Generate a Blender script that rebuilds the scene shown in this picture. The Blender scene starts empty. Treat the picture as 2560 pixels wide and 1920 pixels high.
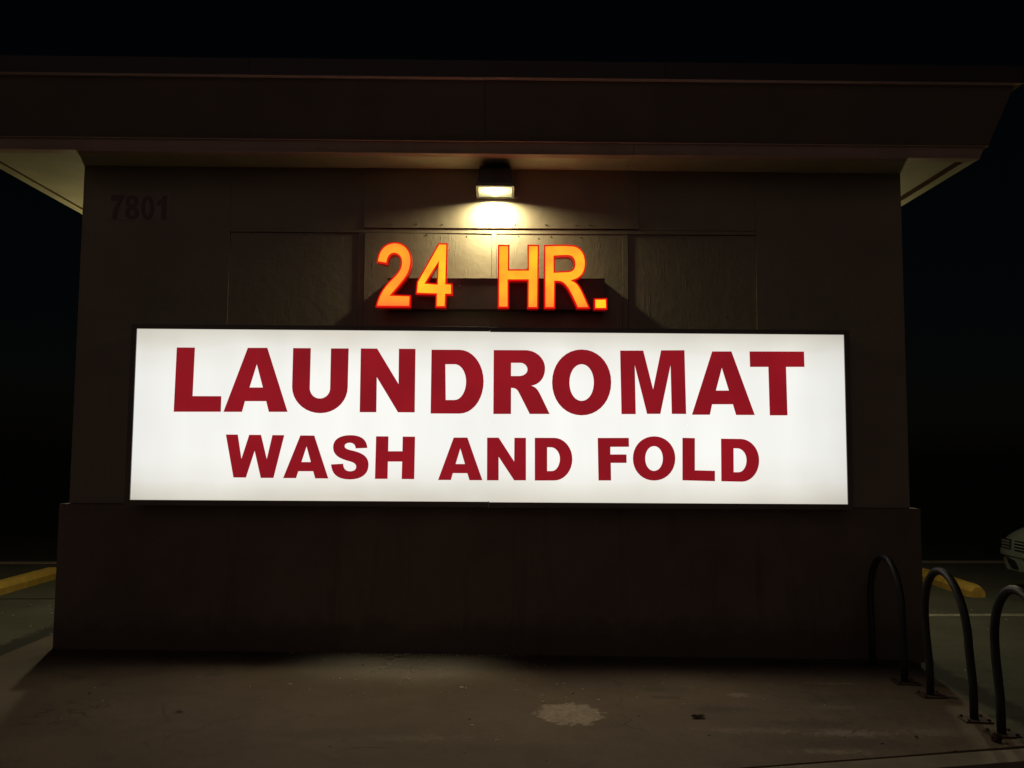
import bpy, bmesh, math, random
from mathutils import Vector, Matrix
from mathutils.geometry import tessellate_polygon

random.seed(7)
S = bpy.context.scene
COL = S.collection
R = math.radians

# ------------------------------------------------------------------ camera
cam_d = bpy.data.cameras.new("camera")
cam = bpy.data.objects.new("camera", cam_d)
COL.objects.link(cam)
cam_d.sensor_width = 36.0
cam_d.lens = 36.0 * 2110.0 / 2560.0
cam_d.clip_start = 0.05
cam_d.clip_end = 600.0
yaw, pitch, roll = 0.01085981, 0.07613345, 0.00643530
fw = Vector((math.sin(yaw) * math.cos(pitch), math.cos(yaw) * math.cos(pitch), math.sin(pitch)))
r0 = Vector((math.cos(yaw), -math.sin(yaw), 0.0))
u0 = r0.cross(fw)
rt = math.cos(roll) * r0 + math.sin(roll) * u0
up = -math.sin(roll) * r0 + math.cos(roll) * u0
m = Matrix((rt, up, -fw)).transposed().to_4x4()
m.translation = Vector((0.0, -6.7, 1.6))
cam.matrix_world = m
S.camera = cam

# ------------------------------------------------------------------ night sky
W = bpy.data.worlds.new("World")
S.world = W
W.use_nodes = True
nt = W.node_tree
bg = nt.nodes["Background"]
sky = nt.nodes.new("ShaderNodeTexSky")
sky.sky_type = 'NISHITA'
sky.sun_disc = False
SUN_EL, SUN_AZ = R(16), R(188)
sky.sun_elevation = SUN_EL
sky.sun_rotation = SUN_AZ
nt.links.new(sky.outputs[0], bg.inputs[0])
bg.inputs[1].default_value = 0.00028

# dim warm town glow from behind the camera
sd = bpy.data.lights.new("sun", 'SUN')
sd.energy = 0.080
sd.angle = R(50)
sd.color = (1.0, 0.75, 0.68)
so = bpy.data.objects.new("sun", sd)
COL.objects.link(so)
dirv = Vector((math.sin(SUN_AZ) * math.cos(SUN_EL), math.cos(SUN_AZ) * math.cos(SUN_EL), math.sin(SUN_EL)))
so.rotation_euler = dirv.to_track_quat('Z', 'Y').to_euler()
so.location = dirv * 30

S.view_settings.view_transform = 'Standard'
S.view_settings.look = 'None'
S.view_settings.exposure = 0.0
S.view_settings.gamma = 1.0
S.view_settings.use_curve_mapping = False

# letter outlines, metres on the wall plane (x, z)
GLYPHS = [
    ('sign', 'L', [[(-2.4976,2.3539),(-2.3592,2.3543),(-2.3641,1.982),(-2.1459,1.9829),(-2.1459,1.8637),(-2.5033,1.8612)]]),
    ('sign', 'A', [[(-1.9558,2.3554),(-1.8067,2.3566),(-1.6391,1.8665),(-1.7815,1.8655),(-1.8036,1.9469),(-1.9653,1.9457),(-1.9852,1.8641),(-2.1262,1.8632)], [(-1.8832,2.229),(-1.8324,2.0515),(-1.9335,2.0508)]]),
    ('sign', 'U', [[(-1.6096,2.3561),(-1.4742,2.3565),(-1.4746,2.0488),(-1.473,2.0346),(-1.4692,2.0212),(-1.4633,2.009),(-1.4556,1.998),(-1.4463,1.9885),(-1.4356,1.9808),(-1.4237,1.9751),(-1.4109,1.9715),(-1.3973,1.9703),(-1.3831,1.9717),(-1.3698,1.9754),(-1.3575,1.9814),(-1.3466,1.9892),(-1.3373,1.9988),(-1.3297,2.0099),(-1.3241,2.0223),(-1.3207,2.0357),(-1.3198,2.0499),(-1.3201,2.3556),(-1.1846,2.3567),(-1.1856,2.0609),(-1.1882,2.0246),(-1.1972,1.9905),(-1.212,1.959),(-1.232,1.9308),(-1.2566,1.9065),(-1.2853,1.8864),(-1.3175,1.8714),(-1.3526,1.8618),(-1.39,1.8583),(-1.4287,1.8613),(-1.4652,1.8704),(-1.499,1.885),(-1.5294,1.9046),(-1.5559,1.9286),(-1.5778,1.9565),(-1.5945,1.9877),(-1.6054,2.0216),(-1.6098,2.0578)]]),
    ('sign', 'N', [[(-1.0917,2.3571),(-0.9664,2.3573),(-0.7983,2.0857),(-0.7999,2.3572),(-0.6723,2.3574),(-0.6713,1.8691),(-0.799,1.869),(-0.9652,2.1372),(-0.9638,1.8685),(-1.0905,1.8677)]]),
    ('sign', 'D', [[(-0.5495,2.3518),(-0.3337,2.3528),(-0.3006,2.3486),(-0.2693,2.3372),(-0.2405,2.3191),(-0.2145,2.2951),(-0.1921,2.2659),(-0.1736,2.2321),(-0.1596,2.1946),(-0.1507,2.1538),(-0.1474,2.1106),(-0.1499,2.0661),(-0.1581,2.0241),(-0.1713,1.9855),(-0.1891,1.9509),(-0.2109,1.921),(-0.2362,1.8965),(-0.2646,1.878),(-0.2954,1.8664),(-0.3283,1.8622),(-0.55,1.8613)], [(-0.4421,2.2402),(-0.3685,2.2407),(-0.3532,2.2383),(-0.3388,2.2319),(-0.3254,2.222),(-0.3134,2.209),(-0.303,2.1931),(-0.2944,2.1749),(-0.2879,2.1547),(-0.2837,2.1328),(-0.2821,2.1097),(-0.2832,2.0839),(-0.2871,2.0597),(-0.2934,2.0374),(-0.3019,2.0174),(-0.3124,2.0001),(-0.3246,1.986),(-0.3382,1.9753),(-0.3531,1.9686),(-0.369,1.9662),(-0.4358,1.9657)]]),
    ('sign', 'R', [[(-0.0722,2.3526),(0.1757,2.3538),(0.2021,2.3509),(0.227,2.344),(0.2499,2.3335),(0.2705,2.3196),(0.2882,2.303),(0.3028,2.2838),(0.3137,2.2626),(0.3206,2.2397),(0.3231,2.2155),(0.3217,2.1921),(0.3177,2.1705),(0.3109,2.1508),(0.3015,2.1331),(0.2896,2.1175),(0.2752,2.1042),(0.2585,2.0933),(0.2395,2.085),(0.2182,2.0793),(0.2312,2.0755),(0.2425,2.07),(0.2522,2.0631),(0.2607,2.0548),(0.2683,2.0454),(0.2751,2.0348),(0.2816,2.0234),(0.2879,2.0112),(0.2943,1.9983),(0.3595,1.864),(0.207,1.863),(0.1234,2.0259),(0.1185,2.0347),(0.1135,2.042),(0.1082,2.048),(0.1026,2.0527),(0.0964,2.0563),(0.0895,2.0588),(0.0818,2.0605),(0.0731,2.0614),(0.0634,2.0616),(0.0639,1.862),(-0.0712,1.861)], [(0.0621,2.2549),(0.1329,2.2554),(0.1428,2.2544),(0.1521,2.2519),(0.1606,2.248),(0.1683,2.2428),(0.175,2.2366),(0.1804,2.2294),(0.1845,2.2214),(0.1871,2.2127),(0.1881,2.2036),(0.187,2.1947),(0.184,2.1864),(0.1792,2.1787),(0.1728,2.1717),(0.1649,2.1658),(0.1557,2.1608),(0.1455,2.1571),(0.1344,2.1547),(0.1226,2.1539),(0.0621,2.1534)]]),
    ('sign', 'O', [[(0.6042,2.3625),(0.6462,2.3588),(0.6853,2.3477),(0.721,2.3295),(0.7526,2.3051),(0.7797,2.275),(0.8016,2.2398),(0.8179,2.2001),(0.8281,2.1565),(0.8315,2.1097),(0.8278,2.0629),(0.8175,2.0194),(0.8011,1.9796),(0.779,1.9443),(0.752,1.9141),(0.7204,1.8894),(0.685,1.871),(0.6461,1.8594),(0.6043,1.8552),(0.5625,1.8588),(0.5236,1.8699),(0.4882,1.8878),(0.4567,1.912),(0.4296,1.9419),(0.4076,1.9769),(0.3912,2.0163),(0.3809,2.0597),(0.3772,2.1064),(0.3806,2.1532),(0.3907,2.1969),(0.407,2.2368),(0.4289,2.2723),(0.4559,2.3028),(0.4875,2.3277),(0.5231,2.3464),(0.5622,2.3582)], [(0.6042,2.2484),(0.6215,2.2463),(0.6376,2.2401),(0.6522,2.23),(0.6652,2.2164),(0.6764,2.1996),(0.6854,2.1801),(0.6922,2.158),(0.6963,2.1338),(0.6978,2.1078),(0.6963,2.0818),(0.6921,2.0576),(0.6853,2.0355),(0.6763,2.0159),(0.6651,1.999),(0.6521,1.9853),(0.6375,1.9751),(0.6215,1.9686),(0.6043,1.9663),(0.5871,1.9684),(0.571,1.9746),(0.5564,1.9846),(0.5434,1.9982),(0.5323,2.0148),(0.5232,2.0343),(0.5165,2.0563),(0.5123,2.0805),(0.5108,2.1064),(0.5122,2.1325),(0.5164,2.1567),(0.5231,2.1789),(0.5321,2.1986),(0.5432,2.2155),(0.5562,2.2293),(0.5709,2.2396),(0.587,2.246)]]),
    ('sign', 'M', [[(0.9008,2.3562),(1.0792,2.3576),(1.1532,2.0581),(1.2168,2.3605),(1.3972,2.3629),(1.4059,1.871),(1.2954,1.8712),(1.289,2.2459),(1.2077,1.8706),(1.1058,1.8699),(1.0132,2.2439),(1.019,1.8674),(0.9096,1.8667)]]),
    ('sign', 'A', [[(1.6109,2.355),(1.7601,2.3562),(1.9333,1.8671),(1.7895,1.8661),(1.766,1.9481),(1.6061,1.947),(1.5882,1.8666),(1.4502,1.8657)], [(1.6844,2.2289),(1.7362,2.0538),(1.6367,2.0531)]]),
    ('sign', 'T', [[(1.9,2.3572),(2.3217,2.3595),(2.3232,2.2404),(2.1805,2.2393),(2.185,1.866),(2.0487,1.8651),(2.0436,2.2383),(1.902,2.2372)]]),
    ('sign', 'W', [[(-2.102,1.6913),(-2.0115,1.6912),(-1.9788,1.5077),(-1.9253,1.6904),(-1.8355,1.6903),(-1.7868,1.5075),(-1.7492,1.6894),(-1.6593,1.6893),(-1.7323,1.3652),(-1.8282,1.3646),(-1.8804,1.5688),(-1.9404,1.3668),(-2.0348,1.3669)]]),
    ('sign', 'A', [[(-1.5373,1.6879),(-1.4317,1.6879),(-1.3179,1.3634),(-1.4168,1.3635),(-1.4337,1.4173),(-1.5461,1.4167),(-1.5618,1.3648),(-1.6598,1.3642)], [(-1.4882,1.6048),(-1.4532,1.4868),(-1.5237,1.4864)]]),
    ('sign', 'S', [[(-1.0264,1.5963),(-1.0301,1.6169),(-1.0365,1.635),(-1.0456,1.6506),(-1.0575,1.6636),(-1.0722,1.6743),(-1.0897,1.6824),(-1.1099,1.6882),(-1.1331,1.6916),(-1.159,1.6926),(-1.1851,1.6911),(-1.2084,1.6872),(-1.229,1.6809),(-1.2466,1.6724),(-1.2612,1.6617),(-1.2726,1.649),(-1.2808,1.6343),(-1.2856,1.6178),(-1.2869,1.5997),(-1.2848,1.5808),(-1.2793,1.5643),(-1.2708,1.55),(-1.2594,1.5376),(-1.2452,1.5269),(-1.2286,1.5176),(-1.2096,1.5094),(-1.1886,1.5023),(-1.1656,1.4957),(-1.1542,1.4927),(-1.1441,1.4894),(-1.1351,1.4858),(-1.1274,1.4819),(-1.1211,1.4775),(-1.116,1.4725),(-1.1123,1.4669),(-1.11,1.4606),(-1.1091,1.4534),(-1.1097,1.4461),(-1.1116,1.4397),(-1.1149,1.4341),(-1.1193,1.4295),(-1.1247,1.4257),(-1.1311,1.4228),(-1.1383,1.4208),(-1.1462,1.4195),(-1.1547,1.4191),(-1.1655,1.4198),(-1.175,1.422),(-1.1832,1.4257),(-1.1902,1.4308),(-1.1961,1.4373),(-1.2007,1.4451),(-1.2043,1.4541),(-1.2066,1.4643),(-1.2079,1.4756),(-1.2997,1.47),(-1.2954,1.445),(-1.288,1.4234),(-1.2776,1.405),(-1.2643,1.3898),(-1.2481,1.3777),(-1.229,1.3685),(-1.2072,1.3621),(-1.1827,1.3584),(-1.1556,1.3573),(-1.1273,1.359),(-1.1018,1.3635),(-1.0794,1.3709),(-1.0601,1.381),(-1.044,1.3937),(-1.0313,1.409),(-1.0223,1.4269),(-1.0169,1.4471),(-1.0154,1.4696),(-1.0176,1.4896),(-1.0232,1.5071),(-1.0322,1.5222),(-1.0443,1.5353),(-1.0594,1.5465),(-1.0773,1.556),(-1.0978,1.5642),(-1.1207,1.5711),(-1.1459,1.577),(-1.1572,1.5796),(-1.1671,1.5823),(-1.1756,1.5852),(-1.1828,1.5882),(-1.1887,1.5916),(-1.1933,1.5953),(-1.1966,1.5993),(-1.1986,1.6038),(-1.1994,1.6088),(-1.1989,1.614),(-1.1972,1.6186),(-1.1944,1.6228),(-1.1907,1.6263),(-1.1862,1.6292),(-1.1808,1.6316),(-1.1748,1.6333),(-1.1683,1.6343),(-1.1614,1.6347),(-1.1524,1.6342),(-1.1444,1.6325),(-1.1374,1.6296),(-1.1314,1.6257),(-1.1263,1.6208),(-1.1223,1.615),(-1.1191,1.6082),(-1.1169,1.6006),(-1.1155,1.5922)]]),
    ('sign', 'H', [[(-0.9623,1.6853),(-0.868,1.6852),(-0.8681,1.5724),(-0.7603,1.5731),(-0.76,1.6845),(-0.6655,1.6844),(-0.6671,1.3624),(-0.7626,1.3625),(-0.7612,1.4947),(-0.8689,1.494),(-0.8694,1.3633),(-0.9649,1.3627)]]),
    ('sign', 'A', [[(-0.3717,1.6795),(-0.267,1.6802),(-0.15,1.3574),(-0.2483,1.3568),(-0.2653,1.4097),(-0.3751,1.4096),(-0.3888,1.3576),(-0.4865,1.357)], [(-0.3201,1.5963),(-0.2842,1.4791),(-0.3545,1.4787)]]),
    ('sign', 'N', [[(-0.1171,1.6806),(-0.0288,1.6812),(0.0904,1.5006),(0.0909,1.6809),(0.1792,1.6809),(0.1809,1.3583),(0.0913,1.3578),(-0.0283,1.5355),(-0.0269,1.357),(-0.1154,1.3565)]]),
    ('sign', 'D', [[(0.2465,1.6819),(0.3951,1.6823),(0.4199,1.6795),(0.4433,1.6719),(0.4649,1.6598),(0.4842,1.6439),(0.5008,1.6245),(0.5145,1.6021),(0.5247,1.5772),(0.5311,1.5502),(0.5334,1.5215),(0.5312,1.4923),(0.5248,1.4648),(0.5147,1.4394),(0.5011,1.4167),(0.4845,1.3971),(0.4654,1.381),(0.4439,1.3689),(0.4207,1.3612),(0.3959,1.3585),(0.248,1.3576)], [(0.3412,1.6099),(0.3705,1.61),(0.3827,1.6084),(0.3942,1.6043),(0.4047,1.5978),(0.4142,1.5892),(0.4224,1.5788),(0.4292,1.5668),(0.4342,1.5534),(0.4374,1.539),(0.4385,1.5237),(0.4376,1.5069),(0.4347,1.4911),(0.4301,1.4765),(0.424,1.4635),(0.4165,1.4522),(0.4079,1.443),(0.3982,1.436),(0.3877,1.4316),(0.3765,1.4301),(0.3418,1.4298)]]),
    ('sign', 'F', [[(0.727,1.6838),(0.9648,1.686),(0.9664,1.6178),(0.8239,1.6163),(0.8238,1.5587),(0.9469,1.5595),(0.9473,1.4952),(0.8268,1.4944),(0.8289,1.3613),(0.7328,1.3607)]]),
    ('sign', 'O', [[(1.1586,1.699),(1.1885,1.6966),(1.2163,1.6892),(1.2417,1.6772),(1.2641,1.661),(1.2833,1.6411),(1.2988,1.6177),(1.3103,1.5914),(1.3173,1.5625),(1.3196,1.5315),(1.3168,1.5005),(1.3093,1.4716),(1.2974,1.4452),(1.2815,1.4218),(1.2621,1.4017),(1.2395,1.3853),(1.2141,1.3731),(1.1863,1.3654),(1.1565,1.3626),(1.1266,1.365),(1.0989,1.3724),(1.0737,1.3843),(1.0513,1.4004),(1.0322,1.4203),(1.0166,1.4435),(1.0051,1.4697),(0.9979,1.4985),(0.9956,1.5295),(0.9982,1.5605),(1.0056,1.5895),(1.0174,1.6159),(1.0332,1.6394),(1.0526,1.6596),(1.0753,1.6761),(1.1007,1.6884),(1.1287,1.6962)], [(1.1575,1.624),(1.1699,1.6226),(1.1814,1.6184),(1.1919,1.6117),(1.2012,1.6027),(1.2091,1.5915),(1.2155,1.5785),(1.2203,1.5638),(1.2232,1.5476),(1.2241,1.5303),(1.2229,1.513),(1.2198,1.4968),(1.2148,1.4821),(1.2082,1.469),(1.2002,1.4578),(1.1908,1.4486),(1.1802,1.4418),(1.1687,1.4375),(1.1563,1.436),(1.1439,1.4374),(1.1324,1.4415),(1.122,1.4482),(1.1127,1.4572),(1.1048,1.4684),(1.0984,1.4814),(1.0936,1.496),(1.0907,1.5121),(1.0897,1.5295),(1.0909,1.5468),(1.094,1.563),(1.0989,1.5777),(1.1055,1.5908),(1.1136,1.6021),(1.123,1.6113),(1.1335,1.6181),(1.1451,1.6224)]]),
    ('sign', 'L', [[(1.3755,1.6893),(1.4709,1.6874),(1.4684,1.4422),(1.622,1.4395),(1.6211,1.3605),(1.3726,1.3658)]]),
    ('sign', 'D', [[(1.6711,1.6844),(1.8215,1.6835),(1.8471,1.6806),(1.8711,1.6728),(1.8931,1.6605),(1.9127,1.6442),(1.9295,1.6245),(1.9432,1.6016),(1.9533,1.5762),(1.9595,1.5486),(1.9613,1.5195),(1.9587,1.4905),(1.9521,1.4633),(1.9419,1.4382),(1.9285,1.4157),(1.9122,1.3962),(1.8935,1.3803),(1.8726,1.3683),(1.8501,1.3607),(1.8262,1.358),(1.6696,1.3602)], [(1.7662,1.6112),(1.7956,1.6113),(1.8082,1.6096),(1.8201,1.6052),(1.831,1.5984),(1.8407,1.5895),(1.849,1.5787),(1.8558,1.5663),(1.8608,1.5525),(1.8638,1.5377),(1.8647,1.5219),(1.8635,1.5055),(1.8605,1.49),(1.8557,1.4757),(1.8495,1.4629),(1.842,1.4518),(1.8334,1.4427),(1.8237,1.4359),(1.8134,1.4316),(1.8024,1.4301),(1.765,1.4298)]]),
    ('chan', '2', [[(-0.9856,3.0343),(-0.9819,3.0662),(-0.9748,3.0949),(-0.9644,3.1201),(-0.951,3.1418),(-0.9348,3.1599),(-0.916,3.1742),(-0.8948,3.1847),(-0.8715,3.1911),(-0.8462,3.1934),(-0.821,3.1913),(-0.7981,3.1848),(-0.7776,3.1743),(-0.7598,3.1602),(-0.7447,3.1429),(-0.7326,3.1228),(-0.7236,3.1004),(-0.718,3.0759),(-0.7158,3.05),(-0.7176,3.0201),(-0.7221,2.9934),(-0.7289,2.9695),(-0.7376,2.948),(-0.7477,2.9285),(-0.759,2.9105),(-0.7711,2.8936),(-0.7834,2.8775),(-0.7957,2.8616),(-0.8634,2.7805),(-0.7179,2.7772),(-0.7209,2.6848),(-0.9873,2.6844),(-0.9817,2.7134),(-0.9744,2.74),(-0.9657,2.7646),(-0.9558,2.7871),(-0.945,2.8078),(-0.9334,2.8269),(-0.9213,2.8445),(-0.9091,2.8607),(-0.8968,2.8759),(-0.8809,2.8935),(-0.8651,2.9098),(-0.8499,2.9256),(-0.8359,2.9412),(-0.8234,2.9572),(-0.813,2.9744),(-0.805,2.9931),(-0.8001,3.0141),(-0.7986,3.0378),(-0.7998,3.05),(-0.8026,3.0612),(-0.807,3.0712),(-0.8127,3.08),(-0.8195,3.0874),(-0.8273,3.0933),(-0.8357,3.0977),(-0.8447,3.1004),(-0.854,3.1012),(-0.863,3.0999),(-0.8714,3.0963),(-0.8789,3.0906),(-0.8856,3.0829),(-0.8914,3.0733),(-0.8961,3.0622),(-0.8997,3.0496),(-0.902,3.0356),(-0.9031,3.0206)]]),
    ('chan', '4', [[(-0.5087,3.1889),(-0.4381,3.1877),(-0.4429,2.8741),(-0.3991,2.8726),(-0.3959,2.783),(-0.4436,2.7826),(-0.4462,2.6852),(-0.5263,2.6845),(-0.5251,2.7845),(-0.6808,2.7877),(-0.6729,2.8835)], [(-0.5096,3.0309),(-0.5195,2.8715),(-0.5988,2.8773)]]),
    ('chan', 'H', [[(-0.0451,3.1804),(0.0428,3.1803),(0.0418,2.987),(0.1863,2.9882),(0.1853,3.1829),(0.2737,3.1824),(0.2694,2.6836),(0.1851,2.6829),(0.1858,2.9008),(0.0401,2.8995),(0.0416,2.6853),(-0.0436,2.6846)]]),
    ('chan', 'R', [[(0.3134,3.1805),(0.3435,3.1823),(0.3731,3.1837),(0.402,3.1847),(0.4299,3.1853),(0.4562,3.1855),(0.4806,3.1852),(0.5029,3.1847),(0.5225,3.1838),(0.5392,3.1825),(0.5618,3.1776),(0.5813,3.1686),(0.598,3.1562),(0.6118,3.1409),(0.6228,3.1231),(0.6311,3.1033),(0.6369,3.082),(0.6401,3.0598),(0.6408,3.037),(0.6393,3.0161),(0.6358,2.9963),(0.63,2.9777),(0.6219,2.9605),(0.6113,2.945),(0.5981,2.9312),(0.5822,2.9195),(0.5634,2.91),(0.5417,2.9029),(0.5554,2.8972),(0.5684,2.8879),(0.581,2.8746),(0.5936,2.8569),(0.6067,2.8343),(0.6205,2.8064),(0.6356,2.7729),(0.6522,2.7332),(0.6708,2.6869),(0.572,2.6861),(0.5543,2.7252),(0.5378,2.7612),(0.522,2.7936),(0.5067,2.822),(0.4916,2.8462),(0.4764,2.8655),(0.4607,2.8798),(0.4443,2.8886),(0.4269,2.8915),(0.4022,2.8913),(0.4005,2.6846),(0.3165,2.6839)], [(0.3972,3.0897),(0.4134,3.0912),(0.4278,3.0924),(0.4407,3.0933),(0.4523,3.094),(0.4631,3.0944),(0.4732,3.0948),(0.483,3.095),(0.4929,3.0951),(0.5032,3.0952),(0.5143,3.0928),(0.5235,3.0886),(0.5311,3.0829),(0.5372,3.076),(0.5418,3.068),(0.5451,3.0593),(0.5472,3.0502),(0.5482,3.0409),(0.5483,3.0316),(0.5473,3.0215),(0.5454,3.0123),(0.5427,3.0043),(0.539,2.9972),(0.5343,2.9913),(0.5285,2.9865),(0.5215,2.9827),(0.5131,2.9802),(0.5033,2.9787),(0.3975,2.9732)]]),
    ('chan', '.', [[(0.7037,2.7634),(0.8026,2.766),(0.8047,2.6812),(0.7036,2.6804)]]),
    ('num', '7', [[(-3.1607,3.6086),(-3.058,3.6096),(-3.0571,3.5896),(-3.067,3.5734),(-3.0763,3.5562),(-3.0847,3.538),(-3.0922,3.519),(-3.0986,3.4994),(-3.1037,3.4792),(-3.1076,3.4585),(-3.1099,3.4374),(-3.1106,3.4161),(-3.143,3.4158),(-3.1426,3.4353),(-3.1412,3.454),(-3.1386,3.472),(-3.1349,3.4892),(-3.13,3.5057),(-3.1239,3.5215),(-3.1164,3.5366),(-3.1076,3.551),(-3.0973,3.5648),(-3.1558,3.5642)]]),
    ('num', '8', [[(-2.995,3.608),(-2.984,3.6074),(-2.9741,3.6054),(-2.9653,3.6022),(-2.9577,3.5979),(-2.9514,3.5926),(-2.9463,3.5864),(-2.9425,3.5795),(-2.9401,3.5721),(-2.939,3.5641),(-2.9391,3.5563),(-2.9399,3.5491),(-2.9415,3.5425),(-2.9436,3.5366),(-2.9463,3.5312),(-2.9494,3.5263),(-2.9529,3.5221),(-2.9568,3.5183),(-2.9609,3.515),(-2.9553,3.5112),(-2.9503,3.5068),(-2.9459,3.502),(-2.9422,3.4967),(-2.9391,3.491),(-2.9366,3.4849),(-2.9347,3.4784),(-2.9335,3.4715),(-2.9329,3.4643),(-2.9334,3.4545),(-2.9357,3.4456),(-2.9397,3.4378),(-2.9451,3.4311),(-2.9517,3.4255),(-2.9594,3.4211),(-2.968,3.4178),(-2.9773,3.4158),(-2.9872,3.4151),(-2.997,3.4156),(-3.0061,3.4174),(-3.0143,3.4205),(-3.0217,3.4248),(-3.0281,3.4303),(-3.0333,3.4369),(-3.0373,3.4446),(-3.0399,3.4534),(-3.0411,3.4633),(-3.0411,3.4705),(-3.0404,3.4774),(-3.0391,3.4839),(-3.0373,3.49),(-3.0348,3.4958),(-3.0318,3.5011),(-3.0282,3.506),(-3.024,3.5105),(-3.0194,3.5145),(-3.0236,3.5176),(-3.0274,3.5213),(-3.0307,3.5255),(-3.0335,3.5303),(-3.0359,3.5357),(-3.0378,3.5416),(-3.0393,3.5481),(-3.0403,3.5553),(-3.0409,3.5631),(-3.0406,3.5711),(-3.039,3.5786),(-3.0362,3.5855),(-3.0322,3.5918),(-3.027,3.5972),(-3.0206,3.6017),(-3.0132,3.605),(-3.0046,3.6072)], [(-2.9905,3.5827),(-2.9872,3.5824),(-2.9841,3.5814),(-2.9812,3.5799),(-2.9786,3.5778),(-2.9763,3.5753),(-2.9744,3.5723),(-2.9729,3.569),(-2.9719,3.5654),(-2.9715,3.5616),(-2.9716,3.5577),(-2.9723,3.5541),(-2.9735,3.5508),(-2.9752,3.5478),(-2.9773,3.5452),(-2.9797,3.5431),(-2.9825,3.5415),(-2.9855,3.5405),(-2.9888,3.5401),(-2.9921,3.5404),(-2.9952,3.5413),(-2.9981,3.5429),(-3.0007,3.545),(-3.003,3.5475),(-3.0049,3.5505),(-3.0064,3.5538),(-3.0074,3.5574),(-3.0079,3.5612),(-3.0077,3.565),(-3.007,3.5687),(-3.0058,3.572),(-3.0041,3.575),(-3.002,3.5776),(-2.9996,3.5797),(-2.9968,3.5813),(-2.9938,3.5823)], [(-2.9882,3.4939),(-2.9843,3.4936),(-2.9806,3.4924),(-2.9772,3.4905),(-2.974,3.488),(-2.9713,3.4849),(-2.969,3.4814),(-2.9672,3.4774),(-2.9661,3.473),(-2.9655,3.4684),(-2.9657,3.4638),(-2.9665,3.4594),(-2.968,3.4554),(-2.97,3.4518),(-2.9724,3.4487),(-2.9754,3.4461),(-2.9787,3.4442),(-2.9823,3.443),(-2.9861,3.4425),(-2.99,3.4429),(-2.9938,3.4441),(-2.9972,3.4459),(-3.0003,3.4484),(-3.0031,3.4515),(-3.0053,3.4551),(-3.0071,3.4591),(-3.0083,3.4634),(-3.0088,3.468),(-3.0087,3.4726),(-3.0078,3.477),(-3.0064,3.481),(-3.0044,3.4846),(-3.0019,3.4877),(-2.999,3.4903),(-2.9957,3.4922),(-2.9921,3.4935)]]),
    ('num', '0', [[(-2.8671,3.6093),(-2.8575,3.6077),(-2.8484,3.6032),(-2.8398,3.5959),(-2.8321,3.5861),(-2.8252,3.5741),(-2.8195,3.5602),(-2.815,3.5447),(-2.8118,3.5278),(-2.8103,3.5099),(-2.8105,3.4919),(-2.8123,3.475),(-2.8156,3.4594),(-2.8203,3.4455),(-2.8262,3.4334),(-2.8331,3.4235),(-2.8411,3.416),(-2.8498,3.4113),(-2.8593,3.4096),(-2.8688,3.4111),(-2.8779,3.4157),(-2.8865,3.423),(-2.8942,3.4327),(-2.9011,3.4447),(-2.9068,3.4585),(-2.9113,3.474),(-2.9145,3.4909),(-2.916,3.5088),(-2.9159,3.5268),(-2.9141,3.5437),(-2.9108,3.5593),(-2.9061,3.5733),(-2.9002,3.5854),(-2.8932,3.5953),(-2.8853,3.6028),(-2.8765,3.6076)], [(-2.8679,3.5759),(-2.8642,3.5749),(-2.8605,3.5718),(-2.8571,3.5669),(-2.8539,3.5604),(-2.8511,3.5524),(-2.8487,3.5431),(-2.8467,3.5327),(-2.8453,3.5215),(-2.8445,3.5095),(-2.8444,3.4976),(-2.8449,3.4863),(-2.8461,3.4759),(-2.8478,3.4666),(-2.85,3.4586),(-2.8526,3.452),(-2.8556,3.447),(-2.859,3.4439),(-2.8627,3.4428),(-2.8665,3.4439),(-2.8701,3.4469),(-2.8736,3.4518),(-2.8767,3.4583),(-2.8796,3.4663),(-2.882,3.4756),(-2.8839,3.4859),(-2.8853,3.4972),(-2.8861,3.5091),(-2.8863,3.5211),(-2.8857,3.5324),(-2.8846,3.5427),(-2.8829,3.5521),(-2.8807,3.5601),(-2.8781,3.5667),(-2.875,3.5717),(-2.8716,3.5748)]]),
    ('num', '1', [[(-2.7434,3.6092),(-2.713,3.6095),(-2.7143,3.4132),(-2.7533,3.4129),(-2.7537,3.537),(-2.7923,3.5278),(-2.7914,3.5589),(-2.7826,3.5623),(-2.775,3.5662),(-2.7683,3.5708),(-2.7625,3.576),(-2.7574,3.5817),(-2.7531,3.5878),(-2.7494,3.5945),(-2.7462,3.6016)]]),
]

# ------------------------------------------------------------------ helpers
def empty(name, loc=(0, 0, 0)):
    o = bpy.data.objects.new(name, None)
    o.empty_display_size = 0.1
    COL.objects.link(o)
    o.location = loc
    return o


def tag(o, label=None, cat=None, group=None, kind=None):
    if label: o["label"] = label
    if cat: o["category"] = cat
    if group: o["group"] = group
    if kind: o["kind"] = kind
    return o


def link(name, me, mat, parent=None, loc=None):
    o = bpy.data.objects.new(name, me)
    COL.objects.link(o)
    for m_ in (mat if isinstance(mat, (list, tuple)) else [mat]):
        if m_: me.materials.append(m_)
    if loc: o.location = loc
    if parent:
        o.parent = parent
        if parent.type == 'EMPTY' and parent.parent is None:
            o.matrix_parent_inverse = Matrix.Translation(parent.location).inverted()
        else:
            pl = Vector(parent.location)
            if parent.parent is not None:
                pass
            o.matrix_parent_inverse = Matrix.Translation(pl).inverted()
    return o


def bm_obj(name, bm, mat, parent=None, smooth=False, loc=None):
    me = bpy.data.meshes.new(name)
    bmesh.ops.recalc_face_normals(bm, faces=bm.faces[:])
    bm.to_mesh(me)
    bm.free()
    if smooth:
        for p in me.polygons: p.use_smooth = True
    return link(name, me, mat, parent, loc)


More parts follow.
